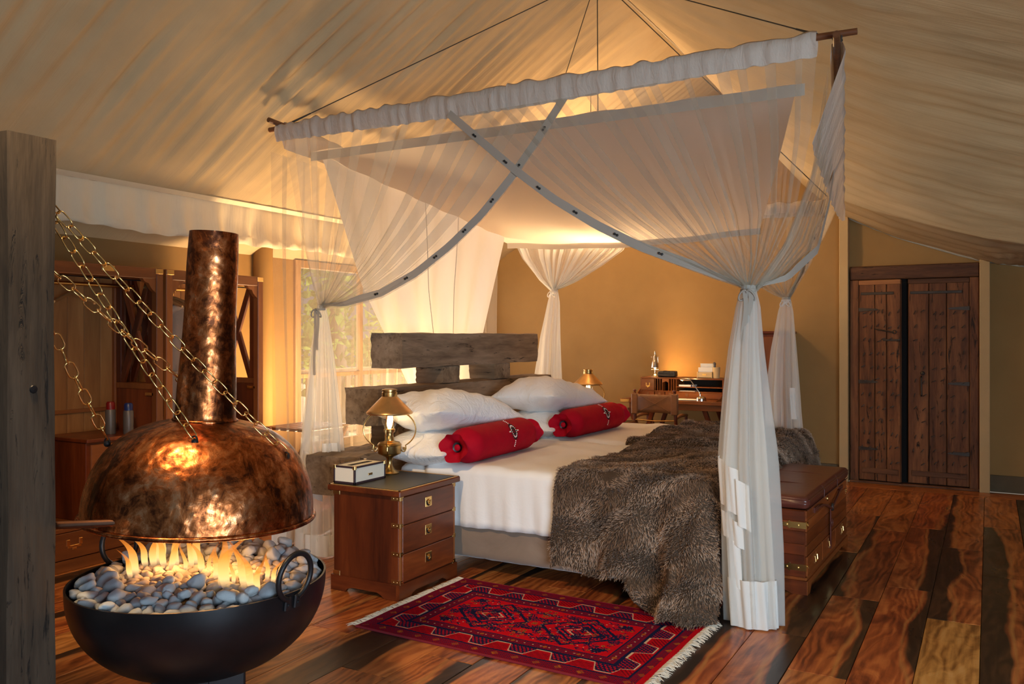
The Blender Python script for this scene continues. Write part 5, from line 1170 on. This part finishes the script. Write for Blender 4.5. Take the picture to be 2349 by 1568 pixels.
def tail(t, O_, path, nf, seed, mat='sheer2', dep=.75, name='tail'):   # path: (x, y, z, half width)
    pp = resample(path, 60); n = 200; g = []; r = np.random.default_rng(seed); ph = r.uniform(0, 6.28, 4); nfs = [nf, nf*2+1, 3]
    for k in range(n):
        a = 2*pi*k/n; row = []
        for i, (x, y, z, w) in enumerate(pp):
            tz = i/59; f = 1+(.26*sin(nfs[0]*a+ph[0]+.5*sin(tz*3))+.11*sin(nfs[1]*a+ph[1]+tz*2)+.08*sin(3*a+ph[2]+tz*2))*min(1, .3+tz*1.5)
            row.append((x+w*cos(a)*f-O_[0], y+w*dep*sin(a)*f-O_[1], z-O_[2]))
        g.append(row)
    return O(name, MB().grid(g, closed=True), M[mat], t, ang=180)
def hemband(t, O_, path, a0, a1, z0, z1, seed, slant=0., grow=1.10, name='bottom_hem'):
    pp = np.array(path); zs = pp[::-1, 2]; n = 70; g = []
    for k in range(n):
        f = k/(n-1); a = math.radians(a0+(a1-a0)*f); row = []
        for q in np.linspace(0, 1, 8):
            z = z0+(z1-z0)*q+slant*f; x, y, w = [np.interp(z, zs, pp[::-1, m]) for m in (0, 1, 3)]
            ff = grow*(1+.06*sin(a*9+seed)+.03*sin(a*17+q*2+seed)); row.append((x+w*cos(a)*ff-O_[0], y+w*.8*sin(a)*ff-O_[1], max(z, .006)-O_[2]))
        g.append(row)
    o = O(name, MB().grid(g), M['cotton'], t, ang=180); return o
def bow(t, O_, c, mat='tape', L=.28, seed=0):
    m = MB(); c = np.array(c)-np.array(O_)
    m.tube([tuple(c+np.array([.032*cos(w), .026*sin(w), 0])) for w in np.linspace(0, 2*pi, 16)[:-1]], .007, 6, closed=True)
    for s_, l in ((-1, L), (1, L*.62)):
        g = [[tuple(c+np.array([s_*.012+.010*sin(q*5+seed)+e*.022, -.034-.008*sin(q*4), -q*l])) for e in (-.5, .5)] for q in np.linspace(0, 1, 12)]; m.grid(g)
    for s_ in (-1, 1): m.tube([tuple(c+np.array([s_*(.020-.020*cos(w)), -.036-.008*sin(w), -.012+.020*sin(w)-.014*(1-cos(w))])) for w in np.linspace(0, 2*pi, 14)], .0045, 6)
    return O('tie_ribbon', m, M[mat], t, ang=60)
def sleeve(t, O_, a, b, h0, h1, seed, nrm=(0, -1, 0), n=150):   # gathered cotton casing around the pole
    a, b = np.array(a), np.array(b); g = []; nrm = np.array(nrm, float)
    for i in range(n):
        f = i/(n-1); p = a+(b-a)*f; w = float(wob(f*60, 0, seed, 6, 1., 1)); w2 = float(wob(f*150, 1, seed+1, 6, 1., 1)); h = h0+(h1-h0)*f
        tp = .026+.011*max(-1, w)*(.5 if f > .78 else 1); rows = []
        for q, (dn, dz) in enumerate([(.004, -h), (-.020, -h*.6), (-.028, -.02), (-.012, tp*.8), (.004, tp), (.022, tp*.55), (.030+.004*w2, -.02), (.026+.006*w2, -h*.5), (.010+.005*w2, -h)]): rows.append(tuple(p+nrm*dn+np.array([0, 0, dz+.004*w2*(q in (0, 8))])-np.array(O_)))
        g.append(rows)
    return O('pole_sleeve', MB().grid(g), M['sleeve'], t, ang=180)
n = N('sleeve_cotton'); M['sleeve'] = n.cloth((.70, .60, .51), .25, n.bump(n.noise(n.map((3, 3, .8)), 10, 4, .6, .6), .5, .02))

# near side, left and right swags crossing in the middle
oL = (-3.75, 4.16, 0); tL = net('nl', 'sheer net swag gathered beside the near nightstand', oL); tieL = (-3.735, 4.16, 1.583)
gathered(tL, oL, [(-4.06, 4.155, 2.72), (-1.969, 4.155, 2.70)], tieL, [(-1.969, 4.15, 2.664), (-2.141, 4.14, 2.436), (-2.305, 4.13, 2.234), (-2.496, 4.13, 2.044), (-2.712, 4.13, 1.878), (-2.95, 4.13, 1.730), (-3.217, 4.135, 1.619), (-3.512, 4.14, 1.565), (-3.715, 4.16, 1.578)], [(-4.08, 4.16, 2.72), (-4.029, 4.16, 2.526), (-3.914, 4.16, 2.059), (-3.82, 4.16, 1.772), tieL], 11, 51, studs=7)
pL = [(-3.735, 4.16, 1.60, .028), (-3.737, 4.165, 1.50, .045), (-3.75, 4.18, 1.30, .070), (-3.765, 4.20, 1.04, .092), (-3.785, 4.22, .64, .125), (-3.79, 4.23, .3, .15), (-3.79, 4.23, .012, .165)]
tail(tL, oL, pL, 9, 3); hemband(tL, oL, pL, -140, -55, .45, .70, 1, -.10); hemband(tL, oL, pL, -55, 25, .46, .72, 2, .0, 1.05); hemband(tL, oL, pL, -170, 60, .0, .14, 3)
bow(tL, oL, (-3.74, 4.15, 1.575), L=.42)
oR = (-1.0, 4.16, 0); tR = net('nr', 'sheer net swag gathered in front of the leather-topped chest', oR); tieR = (-1.02, 4.16, 1.628)
gathered(tR, oR, [(-.70, 4.14, 2.70), (-2.757, 4.14, 2.68)], tieR, [(-2.757, 4.11, 2.643), (-2.533, 4.10, 2.461), (-2.305, 4.10, 2.273), (-2.074, 4.10, 2.102), (-1.828, 4.11, 1.950), (-1.587, 4.12, 1.827), (-1.343, 4.13, 1.734), (-1.183, 4.15, 1.674), (-1.033, 4.16, 1.630)], [(-.66, 4.14, 2.70), (-.70, 4.14, 2.35), (-.78, 4.145, 2.0), (-.90, 4.15, 1.78), tieR], 15, 52, studs=6)
pR = [(-1.02, 4.16, 1.65, .030), (-1.022, 4.16, 1.55, .052), (-1.035, 4.165, 1.35, .072), (-1.04, 4.17, 1.13, .090), (-1.04, 4.175, .79, .112), (-1.022, 4.18, .39, .114), (-1.005, 4.185, .012, .110)]
tail(tR, oR, pR, 8, 4); tail(tR, oR, [(x, y, z, w*.7) for x, y, z, w in pR], 7, 14, name='inner_tail')
hemband(tR, oR, pR, -165, -95, .60, .82, 1, -.06, 1.10, 'folded_hem'); hemband(tR, oR, pR, -98, -72, .50, .72, 4, -.03, 1.14, 'folded_hem'); hemband(tR, oR, pR, -150, -90, .44, .56, 6, -.06, 1.06, 'folded_hem'); hemband(tR, oR, pR, -128, -100, .22, .44, 8, -.04, 1.04, 'folded_hem'); hemband(tR, oR, pR, -140, 20, .0, .235, 3, .0, 1.08)
bow(tR, oR, (-1.015, 4.15, 1.625), L=.26)
sleeve(tL, oL, (-4.12, 4.16, 2.782), (-2.35, 4.16, 2.788), .09, .115, 5); sleeve(tR, oR, (-2.36, 4.158, 2.788), (-.70, 4.158, 2.795), .115, .088, 6)
# foot side: near half to the near tie, far half to the far tie
oF = (-.9, 5.0, 0); tF = net('fn', 'sheer net on the foot side sweeping to the near tie', oF)
gathered(tF, oF, [(-.66, 4.2, 2.66), (-.85, 5.7, 2.53)], (-1.005, 4.20, 1.628), [(-.85, 5.7, 2.50), (-.815, 5.2, 2.14), (-.80, 4.7, 1.82), (-.885, 4.35, 1.66), (-1.005, 4.2, 1.625)], [(-.66, 4.2, 2.66), (-.72, 4.2, 2.2), (-.85, 4.2, 1.85), (-1.005, 4.2, 1.628)], 9, 53, (1, 0, 0), 260, 32)
g = []
for f in np.linspace(0, 1, 50):
    p = np.array((-.617, 4.19, 2.752))*(1-f)+np.array((-1.03, 7.12, 2.457))*f; k = (1-f)**.7
    w_ = .005*sin(f*70)+.004*sin(f*113+1)
    g.append([tuple(p+np.array([a_, 0, b_])-np.array(oF)) for a_, b_ in ((-.03, -.05), (-.024, .012), (0, .028+w_), (.026, .014), (.034+w_, -.02))]+[tuple(p+np.array([.036-.15*q*k+w_, 0, -.02-(.12+.30*k)*q])-np.array(oF)) for q in np.linspace(.1, 1, 8)])
O('side_header', MB().grid(g), M['sleeve'], tF, ang=180)
oG = (-1.43, 7.12, 0); tG = net('fr', 'sheer net gathered at far foot corner before the khaki wall', oG); tieG = (-1.436, 7.12, 1.70)
gathered(tG, oG, [(-1.04, 7.1, 2.42), (-.88, 5.9, 2.50)], tieG, [(-.88, 5.9, 2.48), (-1.0, 6.2, 2.26), (-1.146, 6.7, 2.19), (-1.28, 7.0, 1.908), (-1.36, 7.08, 1.80), tieG], [(-1.04, 7.1, 2.42), (-1.2, 7.12, 2.1), tieG], 7, 54, (1, 0, 0), 220, 30, studs=5)
gathered(tG, oG, [(-1.1, 7.16, 2.42), (-2.35, 7.16, 2.40)], tieG, [(-2.35, 7.16, 2.38), (-2.0, 7.16, 2.02), (-1.75, 7.16, 1.85), (-1.56, 7.15, 1.74), tieG], [(-1.1, 7.16, 2.42), (-1.25, 7.16, 2.0), tieG], 9, 55, (0, -1, 0), 260, 30, tape=False)
pG = [(-1.436, 7.12, 1.72, .03), (-1.44, 7.12, 1.60, .055), (-1.45, 7.12, 1.3, .085), (-1.45, 7.12, .94, .108), (-1.43, 7.12, .4, .125), (-1.42, 7.12, .012, .13)]
tail(tG, oG, pG, 8, 5); hemband(tG, oG, pG, -60, -25, .74, .99, 2, 0, 1.08, 'folded_hem'); hemband(tG, oG, pG, -180, 60, 0, .2, 3); bow(tG, oG, (-1.436, 7.1, 1.695), 'cotton', .05)
# head side, far corner
oH = (-3.56, 7.15, 0); tH = net('fl', 'sheer net gathered at far head corner beside the second lantern', oH); tieH = (-3.555, 7.15, 1.83)
gathered(tH, oH, [(-4.06, 7.16, 2.44), (-2.75, 7.16, 2.42)], tieH, [(-2.75, 7.15, 2.42), (-2.865, 7.15, 2.172), (-3.07, 7.14, 2.035), (-3.337, 7.14, 1.892), (-3.48, 7.14, 1.84), tieH], [(-4.06, 7.16, 2.44), (-3.9, 7.15, 2.15), (-3.72, 7.15, 1.95), tieH], 12, 56, mat='sheer2', tape=False)
pH = [(-3.555, 7.15, 1.85, .03), (-3.56, 7.15, 1.72, .055), (-3.59, 7.15, 1.4, .085), (-3.61, 7.15, .95, .112), (-3.62, 7.15, .4, .13), (-3.62, 7.15, .012, .14)]
tail(tH, oH, pH, 8, 6); hemband(tH, oH, pH, -180, 60, 0, .2, 3); bow(tH, oH, (-3.555, 7.12, 1.82), 'cotton', .05)
# straight sheer along the head side
oS = (-4.12, 5.5, 0); tS = net('hs', 'straight hanging sheer net behind the sleeper headboard', oS); s = np.linspace(0, 1, 360); q, dep = folds(s, 16, 77, .9); g = []
for k in range(360):
    y = 4.12+2.95*q[k]; row = []
    for z in np.linspace(2.62-.2*q[k], .008, 26): row.append((-4.12+.03*dep[k]+.012*sin(q[k]*40+z*1.5)-oS[0], y+.012*sin(z*2+q[k]*9)-oS[1], z))
    g.append(row)
O('swag', MB().grid(g), M['sheer'], tS, ang=180); sleeve(tG, oG, (-2.5, 7.18, 2.497), (-1.09, 7.18, 2.472), .1, .1, 9); sleeve(tH, oH, (-4.1, 7.18, 2.52), (-2.5, 7.18, 2.497), .1, .1, 10); sleeve(tS, oS, (-4.10, 4.2, 2.80), (-4.10, 7.1, 2.56), .15, .12, 12, (1, 0, 0))
g = [[(-4.125+.02*sin(y*21)-oS[0], y-oS[1], z) for z in np.linspace(.008, .17, 5)] for y in np.linspace(4.13, 7.05, 120)]
O('bottom_hem', MB().grid(g), M['cotton'], tS, ang=180)
# solid canopy cloth and drape behind the headboard
g = []
for i in range(60):
    u = i/59; row = []
    for j in range(50):
        v = j/49; xl = -3.95-.1*v; xr = -.815-.83*v; x = xl+(xr-xl)*u; z = 2.632+(2.30-2.632)*v-.05*sin(pi*u)*v-.03*sin(pi*v)*(.4+.6*sin(pi*u)); z += .006*sin(u*40+v*3)*(1-v)+.004*sin(u*23)
        row.append((x, 4.30+(7.12-4.30)*v, z))
    g.append(row)
cn = T('canopy_cloth', 'solid cream cotton ceiling cloth stretched inside the canopy frame', 'canopy', (-2.4, 5.7, 2.4)); cO = np.array((-2.4, 5.7, 2.4))
O('cloth', MB().grid((np.array(g)-cO).tolist()), M['canopy'], cn, ang=180)
O('front_hem', MB().grid([[tuple(np.array(p)-cO) for p in ((x, 4.30, 2.632), (x, 4.295, 2.600), (x, 4.296, 2.572))] for x in np.linspace(-3.95, -.78, 40)]), M['tape'], cn, ang=180)
O('back_hem', MB().grid([[tuple(np.array(p)-cO) for p in ((r_[-1][0], r_[-1][1]+.002, r_[-1][2]), (r_[-1][0], r_[-1][1]+.006, r_[-1][2]-.05))] for r_ in g]), M['tape'], cn, ang=180)
hd = T('head_drape', 'white cotton drape hanging behind the headboard from the canopy', 'drape', (-3.95, 5.7, .5)); g = []
for i in range(70):
    u = i/69; row = []
    for j in range(40):
        v = j/39; z = (2.62-.3*u)*(1-v)+.55*v
        yl = np.interp(z, [.55, 1.016, 1.77, 2.547, 2.62], [5.70, 5.377, 4.798, 4.413, 4.36]); yr = np.interp(z, [.55, 1.0, 1.427, 2.258, 2.62], [6.30, 6.40, 6.509, 6.836, 6.95])
        y = yl+(yr-yl)*u; row.append((-3.93+.02*sin(u*19+1)*(.3+v)+.012*sin(u*41+2*v)-.05*(v)+3.95, y-5.7, z-.5))
    g.append(row)
O('cloth', MB().grid(g), M['drape'], hd, ang=180)
for u0 in (.47, .66): O('seam', MB().tube([tuple(g[int(u0*69)][j]) for j in range(40)], .003, 5), M['tape'], hd)

# ------------------------------------------------------------------ assumed uplighters behind the headboard, added pendant lamps
def uplight(loc, tgt, e, lab, ang_=140):
    t = T('assumed_uplighter', lab, 'uplighter', loc, group='assumed uplighters behind the headboard')  # unseen fixtures, assumed from the bright wall and roof near the head
    O('can', MB().lathe([(0, 0), (.06, 0), (.06, .16), (.052, .16), (.052, .14), (0, .14)], 20), M['antique'], t); O('lamp', MB().lathe([(0, .145), (.045, .145)], 16), M['bulb'], t)
    spot('uplight_beam', (0, 0, .19), tuple(Vector(tgt)-Vector(loc)), e, WARM, ang_, 1., .22, t); return t
uplight((-4.60, 5.45, 0), (-4.7, 5.3, 3.), 400, 'assumed brass floor uplighter behind net near the wall', 165)
uplight((-4.35, 6.7, 0), (-4.3, 6.6, 3.), 80, 'assumed brass floor uplighter in the far head corner', 165)
pn = T('added_pendant', 'added brass pendant lamp hidden above the canopy cloth to light the roof', 'lamp', (-3.05, 6.85, 2.56))  # lamp added out of sight behind the cloth to brighten roof and gable
O('shade', MB().lathe([(.02, .14), (.05, .12), (.09, .03), (.088, .03), (.046, .115), (.018, .135)], 24), M['shade'], pn); O('bulb', MB().ball((0, 0, .05), .028, 12), M['bulb'], pn); O('cord', MB().tube([(0, 0, .14), (0, 0, 1.0)], .003, 6), M['rope'], pn)
point('roof_fill_glow', (0, .16, .12), 80, WARM, .14, pn)
p2 = T('added_pendant', 'added fill lamp with wide brass shade out of view over the sitting end', 'lamp', (-2.35, 1.35, 2.75))  # added out of view to brighten the wardrobes, floor and near bed side
O('shade', MB().lathe([(.03, .20), (.08, .17), (.22, .02), (.217, .02), (.076, .165), (.028, .195)], 28), M['shade'], p2); O('bulb', MB().ball((0, 0, .06), .035, 12), M['bulb'], p2); O('cord', MB().tube([(0, 0, .19), (0, 0, 1.2)], .004, 6), M['rope'], p2)
spot('pendant_fill', (0, 0, .0), (-.25, .9, -2.2), 150, WARM, 108, .5, .08, p2)
